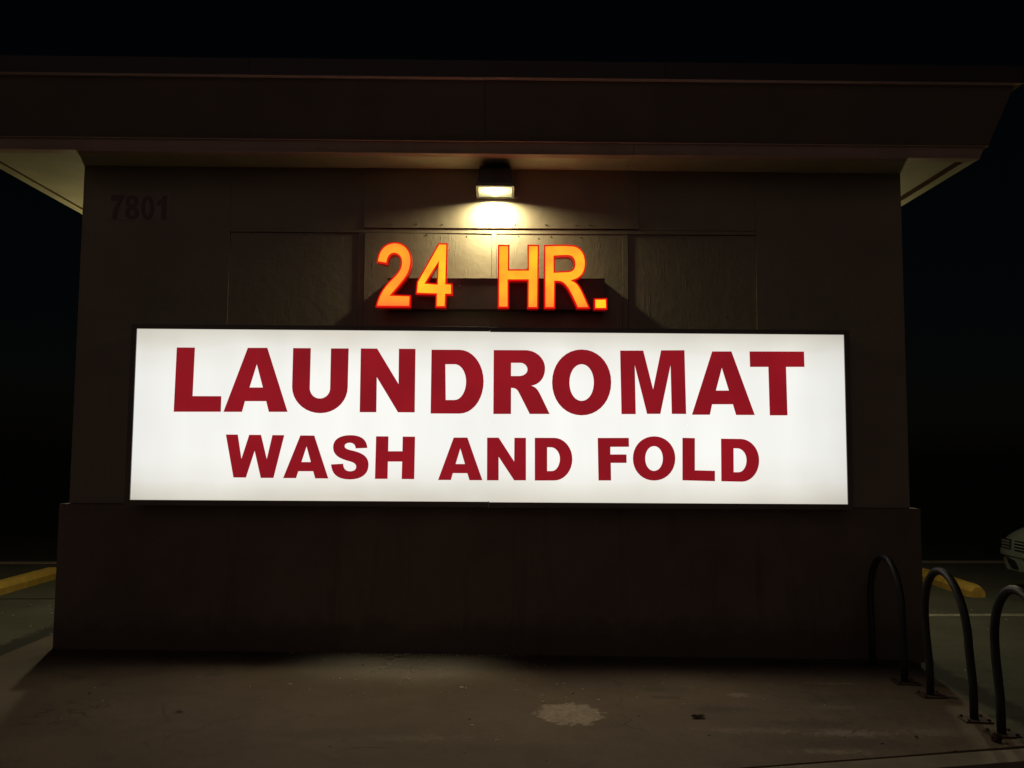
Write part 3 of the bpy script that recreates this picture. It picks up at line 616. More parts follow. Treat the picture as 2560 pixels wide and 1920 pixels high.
# soffit boards, then trim, fascia and roof edge all the way round
SX0, SX1, SY0, SY1 = -4.010, 3.520, -.33, 8.6
joints = [SX0, -1.42, .985, SX1]
for a_, b_ in zip(joints, joints[1:]):
    box("soffit_board", a_ + .002, b_ - .002, SY0, .47 if b_ == SX1 else SY1, SZ, SZ + .03, M['soffit'], B, .0015)
box("soffit_board", .987, SX1 - .002, .474, SY1, SZ, SZ + .03, M['soffit'], B, .0015)
def band(name, prof, mat, xl, xr, splits, yb=8.6, side=None):
    """prof: list of (outward offset, z). front pieces split at joints, side pieces behind"""
    xs = [None] + splits + [None]
    for k in range(len(xs) - 1):
        bm = bmesh.new()
        A, Bv = [], []
        for off, z in prof:
            xa = (xl - off) if xs[k] is None else xs[k] + .0015
            xb = (xr + off) if xs[k + 1] is None else xs[k + 1] - .0015
            A.append(bm.verts.new((xa, -off, z))); Bv.append(bm.verts.new((xb, -off, z)))
        n = len(prof)
        for i in range(n): bm.faces.new((A[i], A[(i + 1) % n], Bv[(i + 1) % n], Bv[i]))
        bm.faces.new(A[::-1]); bm.faces.new(Bv)
        dz = (-.002, .0, .0015)[k % 3]
        o = bm_obj(name, bm, mat, B); o.location.z += dz
    for sgn, xe in ((-1, xl), (1, xr)):
        bm = bmesh.new(); A, Bv = [], []
        for off, z in prof:
            A.append(bm.verts.new((xe + sgn * (off - .003), -off + .003, z))); Bv.append(bm.verts.new((xe + sgn * (off - .003), yb + off, z)))
        n = len(prof)
        for i in range(n): bm.faces.new((A[i], A[(i + 1) % n], Bv[(i + 1) % n], Bv[i]))
        bm.faces.new(A[::-1]); bm.faces.new(Bv)
        bm_obj(name, bm, side or mat, B)
EXL, EXR = -3.70, 3.22      # a corner offset of zero lies here at y = 0
band("trim_board", [(.400, 3.848), (.425, 3.925), (.30, 3.925), (.30, 3.885), (.325, 3.883), (.325, 3.848)], M['fascia_trim'], EXL - .005, EXR + .035, [-1.42, .985])
band("trim_lip", [(.322, 3.8425), (.402, 3.8425), (.402, 3.8465), (.322, 3.8465)], M['drip'], EXL - .005, EXR + .035, [-1.42, .985], side=M['soffit'])
band("fascia_board", [(.438, 3.9285), (.575, 4.345), (.50, 4.345), (.38, 3.9285)], M['fascia'], EXL, EXR + .04, [-.15])
band("drip_edge", [(.430, 3.9256), (.447, 3.9256), (.447, 3.9280), (.430, 3.9280)], M['drip'], EXL, EXR + .04, [-.15], side=M['fascia'])
band("drip_edge", [(.578, 4.3455), (.622, 4.3455), (.622, 4.3485), (.578, 4.3485)], M['drip'], EXL, EXR + .04, [-.15], side=M['fascia'])
band("roof_edge", [(.615, 4.349), (.625, 4.475), (.45, 4.475), (.45, 4.349)], M['roofcap'], EXL, EXR + .04, [-1.9, 1.2])
box("roof", -4.3, 3.85, -.45, 9.0, 4.40, 4.47, M['roof'], B)

# ------------------------------------------------------------------ house number
HN = empty("house_number", (-2.95, -.02, 3.52))
tag(HN, "dark house number 7801 on the upper left of the wall", "house number")
box("number_board", -3.215, -2.685, -.0118, -.0098, 3.405, 3.645, M['numplate'], HN)
for kind, ch, loops in GLYPHS:
    if kind != 'num': continue
    bm = bmesh.new(); add_glyph(bm, loops, -.0150, -.0119)
    tag(bm_obj("digit", bm, M['digit'], HN), "dark painted digit " + ch)

# ------------------------------------------------------------------ big lightbox sign
LS = empty("lightbox_sign", (-.09, 0, 1.16))
tag(LS, "wide white backlit sign reading LAUNDROMAT WASH AND FOLD in red", "sign")
CX0, CX1, CZ0, CZ1 = -2.842, 2.670, 1.158, 2.528
box("cabinet", CX0, CX1, -.236, .001, CZ0, CZ1, M['cabbody'], LS, .003)
FX0, FX1, FZ0, FZ1 = -2.805, 2.632, 1.1955, 2.4955
SE = -.1025
def frame_piece(x0, x1, z0, z1): box("frame_rail", x0, x1, -.262, -.2365, z0, z1, M['cab'], LS, .002)
frame_piece(CX0 - .003, SE - .001, FZ1, CZ1 + .003)
frame_piece(SE + .001, CX1 + .003, FZ1 - .004, CZ1 - .001)
frame_piece(CX0 - .003, SE - .001, CZ0 - .003, FZ0)
frame_piece(SE + .001, CX1 + .003, CZ0 - .007, FZ0 - .003)
frame_piece(CX0 - .003, FX0, FZ0 + .0005, FZ1 - .0005)
frame_piece(FX1, CX1 + .003, FZ0 - .0025, FZ1 - .0045)
box("joint_strip", -.47, -.04, -.258, -.20, CZ1 + .0035, CZ1 + .0055, M['steel'], LS)
box("joint_strip", SE - .004, SE + .004, -.266, -.2625, CZ0 - .012, FZ0 + .004, M['steel'], LS)


def face_light(t):
    # fluorescent tubes behind the acrylic: brighter bands, weaker at the rim
    v = t.mapping()
    sx = t.n("SeparateXYZ"); t.l(v, sx.inputs[0])
    zc = t.math('ABSOLUTE', t.math('SUBTRACT', sx.outputs[2], 1.85))
    xc = t.math('ABSOLUTE', t.math('ADD', sx.outputs[0], .0865))
    n = t.noise(t.mapping((.9, 1, 2.0)), 1.3, 2, .5)
    rim = t.ramp(t.math('ADD', zc, t.math('MULTIPLY', n, .22)), [(.40, 1.0), (.60, .93), (.77, .74)])
    rimx = t.ramp(t.math('ADD', t.math('SUBTRACT', xc, 2.0), t.math('MULTIPLY', n, .25)), [(.45, 1.0), (.83, .86)])
    tube_ = t.ramp(t.noise(t.mapping((1.2, 1, .25)), 1.6, 3, .5), [(.3, .92), (.7, 1.03)])
    k = t.math('MULTIPLY', t.math('MULTIPLY', rim, rimx), tube_)
    col = t.mix(t.ramp(rim, [(.7, 1.0), (1.0, 0.0)]), (.945, .945, .90), (.91, .86, .72))
    cm = t.n("CombineXYZ")
    for i in range(3): t.l(k, cm.inputs[i])
    return t.mix(1.0, col, cm.outputs[0], 'MULTIPLY')
M['face'] = emit("backlit_acrylic", face_light, 1.0, (.6, .6, .58), .25)


def vinyl_light(t):
    n = t.noise(t.mapping(), 2.2, 3)
    return t.ramp(n, [(.3, (.225, .006, .012)), (.7, (.29, .007, .014))])
M['vinyl'] = emit("backlit_red_vinyl", vinyl_light, 0.98, (.2, .01, .015), .35)
box("face_panel", FX0 - .01, SE, -.25, -.2367, FZ0 - .01, FZ1 + .01, M['face'], LS)
box("face_panel", SE + .0005, FX1 + .01, -.25, -.2367, FZ0 - .01, FZ1 + .01, M['face'], LS)
for kind, ch, loops in GLYPHS:
    if kind != 'sign': continue
    bm = bmesh.new(); add_glyph(bm, loops, -.2515, -.2501)
    big = max(p[1] for p in loops[0]) > 1.9
    tag(bm_obj("letter", bm, M['vinyl'], LS), "%s red letter %s" % ("large" if big else "smaller", ch))

# unseen slot and light added under the cabinet to brighten the wall foot
box("added_slot", -1.32, -.14, -.234, -.222, CZ0 - .002, CZ0 + .002, emit("added_slot_glow", lambda t: (.9, .95, .75), .05), LS)
sl = bpy.data.lights.new("added_slot_light", 'AREA'); sl.shape = 'RECTANGLE'; sl.size = 1.15; sl.size_y = .02; sl.energy = .46; sl.color = (.95, 1.0, .72); sl.spread = R(46)
slo = bpy.data.objects.new("added_slot_light", sl); COL.objects.link(slo); slo.parent = LS
slo.matrix_parent_inverse = Matrix.Translation(LS.location).inverted(); slo.location = (-.73, -.228, CZ0 - .006); slo.rotation_euler = (R(-12), 0, 0)

# ------------------------------------------------------------------ channel letters 24 HR.
CL = empty("channel_letter_sign", (-.06, -.12, 2.69))
tag(CL, "glowing orange 24 HR. letters on a dark box above the white sign", "sign")
bm = bmesh.new()
add_prism(bm, [(-.911, 2.688), (.800, 2.694), (.800, 2.940), (-.911, 2.928)], -.118, .0, 'y', .003)
bm_obj("raceway", bm, M['race'], CL)
bm = bmesh.new()
add_prism(bm, [(-.913, 2.9285), (.802, 2.9405), (.802, 2.9435), (-.913, 2.9315)], -.123, .0, 'y')
bm_obj("raceway_lid", bm, M['race'], CL)
sb = bmesh.new(); bmesh.ops.create_uvsphere(sb, u_segments=8, v_segments=6, radius=.006)
sm = bpy.data.meshes.new("screw"); sb.to_mesh(sm); sb.free(); sm.materials.append(M['steel'])
for x, z in ((-.895, 2.944), (.775, 2.953), (-.345, 2.875), (-.17, 2.88), (.5, 2.90), (-.60, 2.86)):
    o = bpy.data.objects.new("screw", sm); COL.objects.link(o); o.parent = CL
    o.matrix_parent_inverse = Matrix.Translation(CL.location).inverted(); o.location = (x, -.119, z); o.scale = (.7, .5, .7)


def amber(mid, hot, low, off):
    def f(t):
        v = t.mapping((1, 1, 1), off)
        n = t.noise(v, 5.0, 2, .5)
        c = t.ramp(n, [(.36, mid), (.62, hot)])
        sx = t.n("SeparateXYZ"); t.l(t.tc.outputs['Generated'], sx.inputs[0])
        lowf = t.ramp(sx.outputs[2], [(.0, .75), (.10, .35), (.28, 0.0), (.93, 0.0), (1.0, .25)])
        return t.mix(lowf, c, low)
    return f
RED, OR, YE = (1.0, .13, .035), (1.0, .35, .022), (1.0, .62, .022)
spec = {'2': ((1.0, .30, .025), (1.0, .43, .022), RED, (0, 0, 0)), '4': ((1.0, .42, .024), (1.0, .66, .022), OR, (4, 0, 1)),
        'H': ((1.0, .37, .022), (1.0, .58, .022), (1., .26, .03), (7, 0, 5)), 'R': ((1.0, .31, .024), (1.0, .50, .022), (1., .20, .03), (2, 0, 8)),
        '.': ((1.0, .66, .02), (1.0, .78, .02), (1., .55, .02), (1, 0, 3))}
M['return'] = emit('glowing_red_return', lambda t: (1.0, .01, .008), .11, (.16, .02, .02), .4)
M['redtrim'] = emit("glowing_red_trim", lambda t: (.80, .004, .002), .95, (.4, .01, .01), .3)
for kind, ch, loops in GLYPHS:
    if kind != 'chan': continue
    bm = bmesh.new(); add_glyph(bm, loops, -.222, -.1235, front=False, back=True)
    L_ = bm_obj("letter", bm, M['return'], CL)
    tag(L_, "full stop" if ch == '.' else "glowing orange %s" % ch)
    ins = inset(loops, .0100)
    bm = bmesh.new(); add_ring(bm, orient([[tuple(p) for p in lp] for lp in inset(loops, -.0015)]), ins, -.227, -.206)
    bm_obj("letter_trim", bm, M['redtrim'], L_)
    mm = emit("glowing_amber_face", amber(*spec[ch]), 1.0, (.5, .2, .02), .3)
    bm = bmesh.new(); add_glyph(bm, inset(loops, .0092), -.2255, -.2235)
    bm_obj("letter_face", bm, mm, L_)

# ------------------------------------------------------------------ wall lamp over the sign
def trap(bm, x0, x1, x0b, x1b, prof):
    """housing: profile in y-z, slightly narrower at the top"""
    zs = [p[1] for p in prof]; za, zb = min(zs), max(zs)
    A, Bv = [], []
    for y, z in prof:
        k = (z - za) / (zb - za)
        A.append(bm.verts.new((x0 + (x0b - x0) * k, y, z))); Bv.append(bm.verts.new((x1 + (x1b - x1) * k, y, z)))
    n = len(prof)
    for i in range(n): bm.faces.new((A[i], A[(i + 1) % n], Bv[(i + 1) % n], Bv[i]))
    bm.faces.new(A[::-1]); bm.faces.new(Bv)
LAMP = (1.0, .91, .50)
WL = empty("wall_lamp", (-.072, -.024, 3.72))
tag(WL, "dark bronze wall lamp shining down from under the roof edge above the 24 HR. letters", "wall lamp")
bm = bmesh.new()
trap(bm, -.214, .070, -.192, .048, [(-.024, 3.628), (-.024, 3.812), (-.060, 3.836), (-.120, 3.838), (-.175, 3.822), (-.215, 3.79), (-.238, 3.745), (-.249, 3.69), (-.252, 3.652)])
bmesh.ops.bevel(bm, geom=[e for e in bm.edges if e.calc_face_angle(0) > 1.0], offset=.022, segments=4, affect='EDGES')
bm_obj("housing", bm, M['bronze'], WL)
fr = bmesh.new()
def frame_bar(bm, x0, x1, ya, yb):
    zt = lambda y: 3.606 + (-.024 - y) * .13
    add_prism(bm, [(ya, zt(ya)), (yb, zt(yb)), (yb, zt(yb) + .026), (ya, zt(ya) + .026)], x0, x1, 'x')
frame_bar(fr, -.222, .078, -.262, -.240); frame_bar(fr, -.222, .078, -.046, -.0245)
frame_bar(fr, -.222, -.203, -.2395, -.0465); frame_bar(fr, .059, .078, -.2395, -.0465)
bm_obj("lens_frame", fr, simple("lens_frame_paint", (.16, .15, .12), .5), WL)


def lensglow(t):
    sx = t.n("SeparateXYZ"); t.l(t.mapping(), sx.inputs[0])
    a = t.math('ABSOLUTE', t.math('ADD', sx.outputs[0], .072))
    b = t.math('ABSOLUTE', t.math('ADD', sx.outputs[1], .16))
    d = t.math('ADD', t.math('MULTIPLY', a, 5.2), t.math('MULTIPLY', t.math('MULTIPLY', b, b), 60.0))
    pr = t.noise(t.mapping((120, 120, 1)), 1.0, 1)
    d = t.math('ADD', d, t.math('MULTIPLY', t.math('SUBTRACT', pr, .5), .5))
    return t.ramp(d, [(.35, (1.0, .97, .80)), (.62, (.75, .66, .28)), (.85, (.26, .27, .13))])
bm = bmesh.new()
q = [bm.verts.new(p) for p in ((-.203, -.2398, 3.606 + .2158 * .13 + .006), (.059, -.2398, 3.606 + .2158 * .13 + .006), (.059, -.0462, 3.606 + .0222 * .13 + .006), (-.203, -.0462, 3.606 + .0222 * .13 + .006))]
bm.faces.new(q)
bm_obj("lens", bm, emit("lamp_lens_glow", lensglow, 1.6, (.3, .3, .25), .2), WL)
for x in (-.252, .108):
    bm = bmesh.new(); bmesh.ops.create_cone(bm, cap_ends=True, segments=14, radius1=.011, radius2=.009, depth=.008, matrix=Matrix.Translation((x, -.026, 3.625)) @ Matrix.Rotation(R(90), 4, 'X'))
    bm_obj("screw_cap", bm, M['fascia_trim'], WL)
ad = bpy.data.lights.new("lamp_light", 'AREA'); ad.shape = 'RECTANGLE'; ad.size = .13; ad.size_y = .09
ad.energy = 20.5; ad.spread = R(168); ad.color = LAMP
ao = bpy.data.objects.new("lamp_light", ad); COL.objects.link(ao); ao.parent = WL
ao.matrix_parent_inverse = Matrix.Translation(WL.location).inverted(); ao.location = (-.072, -.145, 3.598)

# ------------------------------------------------------------------ jar lamps on the side walls, round the corners
def side_lamp(x_wall, sgn, energy, watts, label):
    cx = x_wall + sgn * .62
    E_ = empty("side_wall_lamp", (x_wall, 1.95, 3.25))
    tag(E_, label, "wall lamp", "jar lamps on the side walls")
    bm = bmesh.new(); bmesh.ops.create_cone(bm, cap_ends=True, segments=20, radius1=.065, radius2=.055, depth=.03, matrix=Matrix.Translation((x_wall + sgn * .016, 1.95, 3.25)) @ Matrix.Rotation(R(90), 4, 'Y'))
    bm_obj("wall_rose", bm, M['bronze'], E_)
    bm = bmesh.new(); tube(bm, [(x_wall + sgn * .02, 1.95, 3.25), (x_wall + sgn * .35, 1.95, 3.30), (x_wall + sgn * .56, 1.95, 3.31), (cx, 1.95, 3.28), (cx, 1.95, 3.24)], .013, 10)
    bm_obj("arm", bm, M['bronze'], E_, True)
    bm = bmesh.new(); bmesh.ops.create_cone(bm, cap_ends=True, segments=20, radius1=.05, radius2=.035, depth=.04, matrix=Matrix.Translation((cx, 1.95, 3.235)))
    bm_obj("cap", bm, M['bronze'], E_)
    bm = bmesh.new()
    bmesh.ops.create_uvsphere(bm, u_segments=20, v_segments=12, radius=.05, matrix=Matrix.Translation((cx, 1.95, 3.16)) @ Matrix.Diagonal((1, 1, 1.25, 1)))
    bm_obj("glass_jar", bm, emit("jar_glow", lambda t: (1.0, .84, .40), energy, (.4, .4, .35), .3), E_, True)
    dl = bpy.data.lights.new("side_lamp_light", 'AREA'); dl.shape = 'DISK'; dl.size = .10; dl.energy = watts; dl.color = (1.0, .96, .62)
    do = bpy.data.objects.new("side_lamp_light", dl); COL.objects.link(do); do.parent = E_
    do.matrix_parent_inverse = Matrix.Translation(E_.location).inverted(); do.location = (cx, 1.95, 3.09)
side_lamp(-3.443 + .058, -1, 150.0, 19.0, "small jar lamp on the left side wall, round the corner")
side_lamp(3.29 - .065, 1, 100.0, 19.0, "small jar lamp on the right side wall, round the corner")

# ------------------------------------------------------------------ bike hoops
def hoop(y0, y1, x0, x1, top, label, lean=0.0):
    E_ = empty("bike_hoop", ((x0 + x1) / 2, (y0 + y1) / 2, gz(x0)))
    tag(E_, label, "bike rack", "black bike hoops at the right end of the walk")
    z0 = gz(x0) + .006
    rad = (y0 - y1) / 2
    cz = top - .024 - rad * 1.45
    path = [(x0, y0, z0), (x0, y0, z0 + .2), (x0 + lean * .45, y0, cz - .06), (x0 + lean * .5, y0, cz)]
    for k in range(1, 18):
        a = math.pi * k / 18
        yy = (y0 + y1) / 2 + rad * math.cos(a)
        path.append((x0 + (x1 - x0) * k / 18 + lean * (.5 + .5 * math.sin(a)), yy, cz + rad * 1.45 * math.sin(a)))
    path += [(x1 + lean * .5, y1, cz), (x1 + lean * .45, y1, cz - .06), (x1, y1, z0 + .2), (x1, y1, z0)]
    bm = bmesh.new(); tube(bm, path, .0245, 16)
    bm_obj("tube", bm, M['rack'], E_, True)
    for x, y in ((x0, y0), (x1, y1)):
        bm = bmesh.new(); zb = gz(x) + .001
        add_box(bm, -.075, .085, -.062, .062, 0, .009, .002)
        bmesh.ops.rotate(bm, verts=bm.verts[:], cent=(0, 0, 0), matrix=Matrix.Rotation(random.uniform(-.12, .12), 3, 'Z'))
        bmesh.ops.translate(bm, verts=bm.verts[:], vec=(x, y, zb))
        bp = bm_obj("base_plate", bm, M['plate'], E_)
        for dx, dy in ((-.055, -.045), (.065, -.045), (-.055, .045), (.065, .045)):
            bm = bmesh.new()
            bmesh.ops.create_cone(bm, cap_ends=True, segments=6, radius1=.010, radius2=.009, depth=.012, matrix=Matrix.Translation((x + dx, y + dy, zb + .0155)))
            bm_obj("bolt", bm, M['plate'], bp)
hoop(-.25, -.714, 2.794, 2.813, .850, "black bike hoop nearest the wall, in front of the plinth", -.01)
hoop(-1.02, -1.52, 2.838, 2.848, .862, "middle black bike hoop, in front of the yellow wheel stop", -.04)
hoop(-1.775, -2.285, 2.862, 2.868, .868, "black bike hoop cut off by the right edge, nearest the camera", -.04)

# ------------------------------------------------------------------ wheel stops
def wheel_stop(xn, xf, y0, y1, label, skew=0.0):
    bm = bmesh.new()
    h = .135
    prof = [(0, 0), (xf - xn, 0), (xf - xn, h * .55), ((xf - xn) * .78, h), ((xf - xn) * .22, h), (0, h * .55)]
    n = 14
    rings = []
    for i in range(n + 1):
        s_ = i / n; y = y0 + (y1 - y0) * s_
        end = .035 if i in (0, n) else 0
        rings.append([bm.verts.new((xn + a + skew * s_ + (end if a < .05 else (-end if a > .15 else 0)) * .5, y, LOT + .004 + b_ * (1 - (.12 if i in (0, n) else 0)) + (random.uniform(-.0015, .0015) if b_ > 0 else 0))) for a, b_ in prof])
    for a_, b_ in zip(rings, rings[1:]):
        for k in range(6): bm.faces.new((a_[k], a_[(k + 1) % 6], b_[(k + 1) % 6], b_[k]))
    bm.faces.new(rings[0][::-1]); bm.faces.new(rings[-1])
    tag(bm_obj("wheel_stop", bm, M['yellow']), label, "wheel stop", "yellow concrete wheel stops beside the building")
wheel_stop(-5.90, -5.70, 2.72, 4.55, "yellow wheel stop on the asphalt left of the building")
wheel_stop(5.48, 5.68, 3.27, 5.1, "yellow wheel stop on the asphalt right of the building, behind the bike hoops", .06)

# ------------------------------------------------------------------ parked car (nose towards the building)
CARX, CARY = 6.16, 3.14
CAR = empty("parked_car", (CARX + 2.3, CARY, LOT + .004))
tag(CAR, "silver sedan parked nose in, its front corner showing at the right edge", "car")
gz0 = LOT + .004
st = [  # x, half width, bottom, belt, top of the lower body
    (0.00, .42, .30, .56, .65), (.02, .62, .25, .58, .69), (.08, .755, .23, .61, .755), (.20, .83, .22, .66, .82), (.45, .865, .22, .73, .90),
    (.80, .875, .22, .82, .95), (1.20, .88, .22, .85, .98), (1.60, .88, .22, .86, .95), (2.6, .88, .22, .87, .96), (3.6, .88, .22, .88, .97), (4.2, .86, .25, .87, .97), (4.5, .80, .3, .82, .93), (4.62, .66, .36, .72, .80)]
bm = bmesh.new(); rings = []
for x, w, zb, zs, zt in st:
    half = [(0, zb), (w * .80, zb), (w * .95, zb + .05), (w, zb + (zs - zb) * .55), (w * .985, zs), (w * .80, zs + (zt - zs) * .50), (w * .5, zt - .012), (0, zt)]
    ring = half + [(-y, z) for y, z in half[-2:0:-1]]
    rings.append([bm.verts.new((CARX + x, CARY + y, gz0 + z)) for y, z in ring])
n = len(rings[0])
for a_, b_ in zip(rings, rings[1:]):
    for k in range(n): bm.faces.new((a_[k], a_[(k + 1) % n], b_[(k + 1) % n], b_[k]))
bm.faces.new(rings[0][::-1]); bm.faces.new(rings[-1])
body = bm_obj("body", bm, M['carpaint'], CAR, True)
md = body.modifiers.new("subd", 'SUBSURF'); md.levels = 1; md.render_levels = 2
# cabin
bm = bmesh.new(); rings = []
for x, w, z in ((1.15, .70, .93), (1.85, .60, 1.36), (2.35, .58, 1.40), (2.95, .58, 1.38), (3.85, .68, .95)):
    rings.append((x, w, z))
A = [[bm.verts.new((CARX + x, CARY + s_ * (w + .1 if z < 1 else w), gz0 + z)) for s_ in (-1, 1)] for x, w, z in rings]
Bq = [[bm.verts.new((CARX + x, CARY + s_ * .80, gz0 + .90)) for s_ in (-1, 1)] for x, w, z in rings]
for i in range(4):
    bm.faces.new((A[i][0], A[i][1], A[i + 1][1], A[i + 1][0]))
    for s_ in (0, 1): bm.faces.new((A[i][s_], A[i + 1][s_], Bq[i + 1][s_], Bq[i][s_]))
bm_obj("cabin_glass", bm, M['glass'], CAR)
bm = bmesh.new(); add_prism(bm, [(1.80, 1.335), (2.35, 1.405), (2.98, 1.39), (3.05, 1.34), (2.35, 1.385), (1.84, 1.325)], -.6, .6, 'y')
for v_ in bm.verts: v_.co = Vector((CARX + v_.co.x, CARY + v_.co.y, gz0 + v_.co.z))
bm_obj("roof_panel", bm, M['carpaint'], CAR)
# hood seam
bm = bmesh.new()
tube(bm, [(CARX + .22, CARY + y, gz0 + z) for y, z in ((.60, .835), (.45, .853), (.25, .868), (0, .873), (-.25, .868), (-.45, .853), (-.60, .835))], .006, 6)
bm_obj("hood_seam", bm, M['carblack'], CAR)
def nose_x(y):   # front surface of the nose at lateral offset y
    a = abs(y)
    return .0 if a < .42 else (.02 * (a - .42) / .2 if a < .62 else (.02 + .06 * (a - .62) / .135 if a < .755 else .08 + .12 * (a - .755) / .075))
def nose_patch(name, ya, yb_, za, zb_, mat, parent, out=.012, n=5, thick=.02):
    bm = bmesh.new(); F_, K_ = [], []
    for i in range(n + 1):
        y = ya + (yb_ - ya) * i / n; x = CARX + nose_x(y) - out
        F_.append([bm.verts.new((x, CARY + y, gz0 + za)), bm.verts.new((x + .01, CARY + y, gz0 + zb_))])
        K_.append([bm.verts.new((x + thick + out, CARY + y, gz0 + za)), bm.verts.new((x + thick + out, CARY + y, gz0 + zb_))])
    for i in range(n):
        bm.faces.new((F_[i][0], F_[i + 1][0], F_[i + 1][1], F_[i][1]))
        bm.faces.new((F_[i][1], F_[i + 1][1], K_[i + 1][1], K_[i][1])); bm.faces.new((F_[i][0], K_[i][0], K_[i + 1][0], F_[i + 1][0]))
    bm.faces.new((F_[0][0], F_[0][1], K_[0][1], K_[0][0])); bm.faces.new((F_[n][0], K_[n][0], K_[n][1], F_[n][1]))
    return bm_obj(name, bm, mat, parent)
for s_ in (1, -1):
    hl = nose_patch("headlight", s_ * .43, s_ * .66, .535, .645, M['carblack'], CAR)
    for k in range(3): nose_patch("lens_bar", s_ * .44, s_ * .65, .545 + k * .034, .563 + k * .034, M['lens'], hl, .018)
    nose_patch("marker_lens", s_ * .675, s_ * .70, .53, .64, M['lens'], CAR, .006)
    gr = nose_patch("grille", s_ * .02, s_ * .34, .52, .64, M['carblack'], CAR)
    for k in range(3): nose_patch("grille_bar", s_ * .03, s_ * .33, .54 + k * .036, .552 + k * .036, M['carpaint'], gr, .02)
    fs_ = nose_patch("fog_lamp_surround", s_ * .20, s_ * .50, .29, .46, M['carpaint'], CAR, .022)
    bm = bmesh.new()
    add_prism(bm, [(.24, .31), (.25, .345), (.30, .405), (.47, .435), (.44, .37), (.37, .315)], -.02, .02, 'x')
    for v_ in bm.verts: v_.co = Vector((CARX + nose_x(v_.co.y) - .030 + v_.co.x * .2, CARY + s_ * v_.co.y, gz0 + v_.co.z))
    bm_obj("fog_lamp", bm, M['carblack'], fs_)
nose_patch("lower_intake", -.17, .17, .27, .43, M['carblack'], CAR, .010)
nose_patch("bumper_bar", -.78, .78, .455, .515, M['carpaint'], CAR, .030, 14)
for x in (.85, 3.65):
    for s_ in (1, -1):
        we = bmesh.new(); bmesh.ops.create_cone(we, cap_ends=True, segments=28, radius1=.31, radius2=.31, depth=.2, matrix=Matrix.Translation((CARX + x, CARY + s_ * .79, gz0 + .31)) @ Matrix.Rotation(R(90), 4, 'X'))
        bmesh.ops.bevel(we, geom=[e for e in we.edges if e.calc_face_angle(0) > 1], offset=.03, segments=2, affect='EDGES')
        tyre = bm_obj("tyre", we, M['tyre'], CAR)
        we = bmesh.new(); bmesh.ops.create_cone(we, cap_ends=True, segments=20, radius1=.19, radius2=.15, depth=.02, matrix=Matrix.Translation((CARX + x, CARY + s_ * .895, gz0 + .31)) @ Matrix.Rotation(R(-90 * s_), 4, 'X'))
        bm_obj("rim", we, M['rim'], tyre)

# ------------------------------------------------------------------ small things on the walk
def on_walk(x, y): return gz(x)
bm = bmesh.new()
def flake(bm, x, y, r, h=.002):
    n = random.randint(4, 7); z = on_walk(x, y) + .0008
    a0 = random.random() * 6
    el = random.uniform(.45, 1)
    ring = []
    for k in range(n):
        a = a0 + 2 * math.pi * k / n; rr = r * random.uniform(.6, 1.15)
        ring.append((x + rr * math.cos(a), y + rr * math.sin(a) * el))
    t_ = [bm.verts.new((p[0], p[1], z + h + random.uniform(0, h))) for p in ring]; b_ = [bm.verts.new((p[0], p[1], z)) for p in ring]
    bm.faces.new(t_)
    for k in range(n): bm.faces.new((t_[k], b_[k], b_[(k + 1) % n], t_[(k + 1) % n]))
for i in range(110):
    x = random.uniform(-1.62, .2); y = -.055 - abs(random.gauss(0, .035)) - .01
    flake(bm, x, y, random.uniform(.002, .0075))
for i in range(70):
    x = random.gauss(-.3, .9); y = -random.uniform(.2, 1.3)
    flake(bm, x, y, random.uniform(.0015, .0055))
for i in range(45):
    x = random.uniform(-3.3, 2.7); y = -random.uniform(.3, 2.3)
    flake(bm, x, y, random.uniform(.0015, .005))
for x, y, r in ((-.63, -.78, .013), (-.67, -.90, .010), (-.26, -.97, .019), (-.23, -.985, .010), (-1.40, -.95, .016), (-1.46, -.93, .009), (.43, -.84, .009), (.38, -.86, .006), (.27, -1.13, .012),
                (.42, -1.17, .009), (.27, -1.27, .014), (.56, -1.33, .008), (-.16, -1.73, .011), (.62, -1.22, .012), (-.02, -1.97, .008), (-.18, -2.15, .009), (1.85, -.80, .008)):
    flake(bm, x, y, r, .003)
tag(bm_obj("paint_chips", bm, M['chip']), kind="stuff")
bm = bmesh.new()
for x, y, r in ((-.18, -1.62, .010), (.47, -1.07, .010), (.83, -1.52, .010), (1.17, -1.85, .009), (.42, -1.72, .006), (-1.0, -.42, .010), (.93, -.55, .008), (.72, -.48, .008), (-1.9, -1.55, .018), (2.45, -2.05, .012),
                (-2.6, -1.2, .01), (-.9, -2.1, .006), (1.5, -.5, .008), (2.1, -1.95, .01)):
    flake(bm, x, y, r, .0015)
tag(bm_obj("gum_spots", bm, M['gum']), kind="stuff")


def leaf(name, x, y, L, rz, mat, z=None, curl=.35):
    bm = bmesh.new()
    n = 7; rows = []
    for i in range(n + 1):
        s_ = i / n; w = L * .26 * math.sin(math.pi * min(s_ * .93 + .04, 1)) ** .8 * (1 + .25 * math.sin(9 * s_))
        zc = L * curl * (s_ - .5) ** 2
        rows.append([bm.verts.new((L * (s_ - .5), k * w, zc + abs(k) * w * .6)) for k in (-1, -.5, 0, .5, 1)])
    for a_, b_ in zip(rows, rows[1:]):
        for k in range(4): bm.faces.new((a_[k], a_[k + 1], b_[k + 1], b_[k]))
    g = bmesh.ops.solidify(bm, geom=bm.faces[:], thickness=.0008)
    o = bm_obj(name, bm, mat, None, True)
    o.location = (x, y, (on_walk(x, y) if z is None else z) + .003); o.rotation_euler = (0, 0, rz)
    return o
tag(leaf("fallen_leaf", 1.18, -1.54, .085, .1, M['leafdark']), "dark curled leaf lying alone on the concrete right of the pale patch", "leaf", "fallen leaves")
tag(leaf("fallen_leaf", 2.34, -1.84, .030, .8, M['leafdark']), "tiny dark leaf on the walk between the pale scuffs and the near bike hoop", "leaf", "fallen leaves")
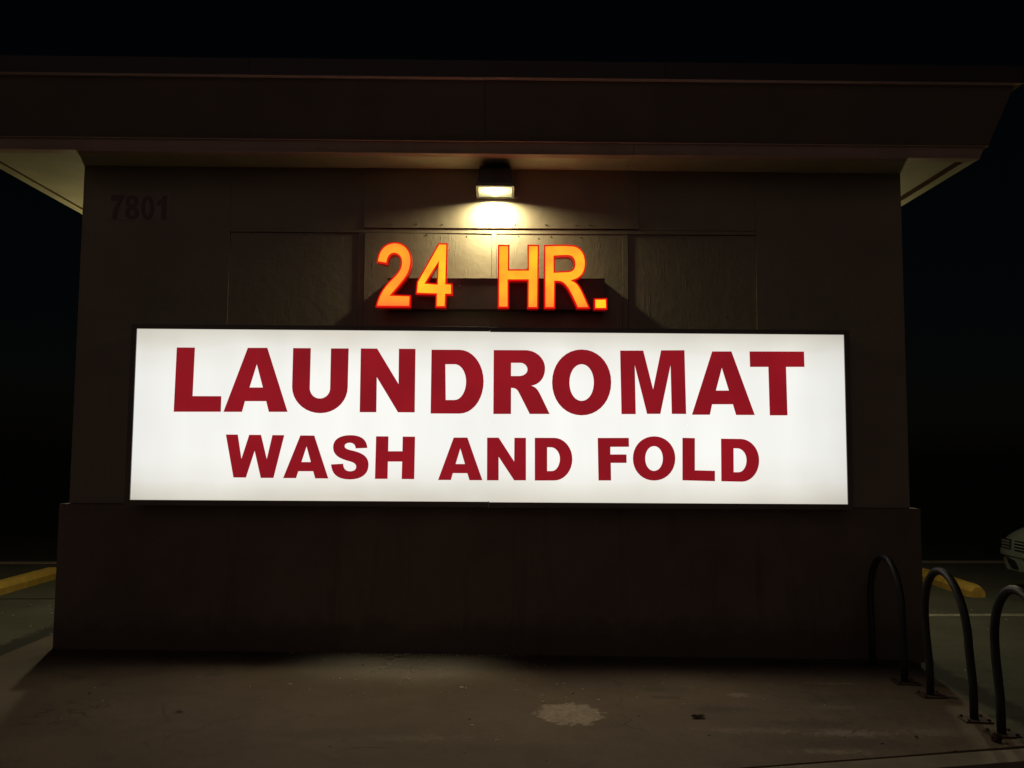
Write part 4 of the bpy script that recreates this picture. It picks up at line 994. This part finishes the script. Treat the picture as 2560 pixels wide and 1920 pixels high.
tag(leaf("fallen_leaf", 3.55, .95, .09, .2, M['leafdark'], LOT + .004), "dark leaf on the asphalt seen through the middle bike hoop", "leaf", "fallen leaves")
# seed cone by the last base plate
bm = bmesh.new()
for i in range(7):
    s_ = i / 6
    rr = .022 * math.sin(math.pi * (s_ * .8 + .12)) + .003
    for k in range(8):
        a = 2 * math.pi * (k + .5 * (i % 2)) / 8
        bmesh.ops.create_icosphere(bm, subdivisions=1, radius=.0075, matrix=Matrix.Translation((-.022 + .045 * s_, rr * math.cos(a), .022 + rr * math.sin(a))) @ Matrix.Diagonal((.7, 1, 1, 1)))
o = bm_obj("seed_cone", bm, M['leafdark']); o.location = (2.763, -1.896, on_walk(2.76, 0)); o.rotation_euler = (0, 0, .5)
tag(o, "small brown seed cone lying beside the nearest bike hoop base", "cone")

# leaf litter in the bed
bm = bmesh.new()
for i in range(900):
    u = random.random(); x = 1.2 + 2.3 * u; y = -2.16 + .215 * (x - 2.9) - .19 - abs(random.gauss(0, .35)) + (random.random() * .03)
    L = random.uniform(.025, .06); a = random.random() * 6.28; tl = random.uniform(-.5, .5)
    z = gz(x) - .05 + random.random() * .05
    ca, sa = math.cos(a), math.sin(a)
    vs = []
    for px_, py_ in ((-.5, 0), (-.15, .22), (.25, .18), (.5, 0), (.25, -.18), (-.15, -.22)):
        vs.append(bm.verts.new((x + L * (px_ * ca - py_ * sa), y + L * (px_ * sa + py_ * ca), z + L * (py_ * tl + .3 * px_ * px_) + .006)))
    bm.faces.new(vs)
tag(bm_obj("leaf_litter", bm, M['leaf']), kind="stuff")
bm = bmesh.new()
for i in range(60):
    x = random.uniform(-6.2, -3.8); y = random.uniform(-.6, 2.6)
    flake(bm, x, y, random.uniform(.004, .012), .004)
for i in range(60):
    x = random.uniform(3.2, 6.0); y = random.uniform(-1.2, 2.6)
    flake(bm, x, y, random.uniform(.004, .012), .004)
for v_ in bm.verts: v_.co.z += LOT + .004 - gz(v_.co.x)
tag(bm_obj("gravel_crumbs", bm, M['chip']), kind="stuff")
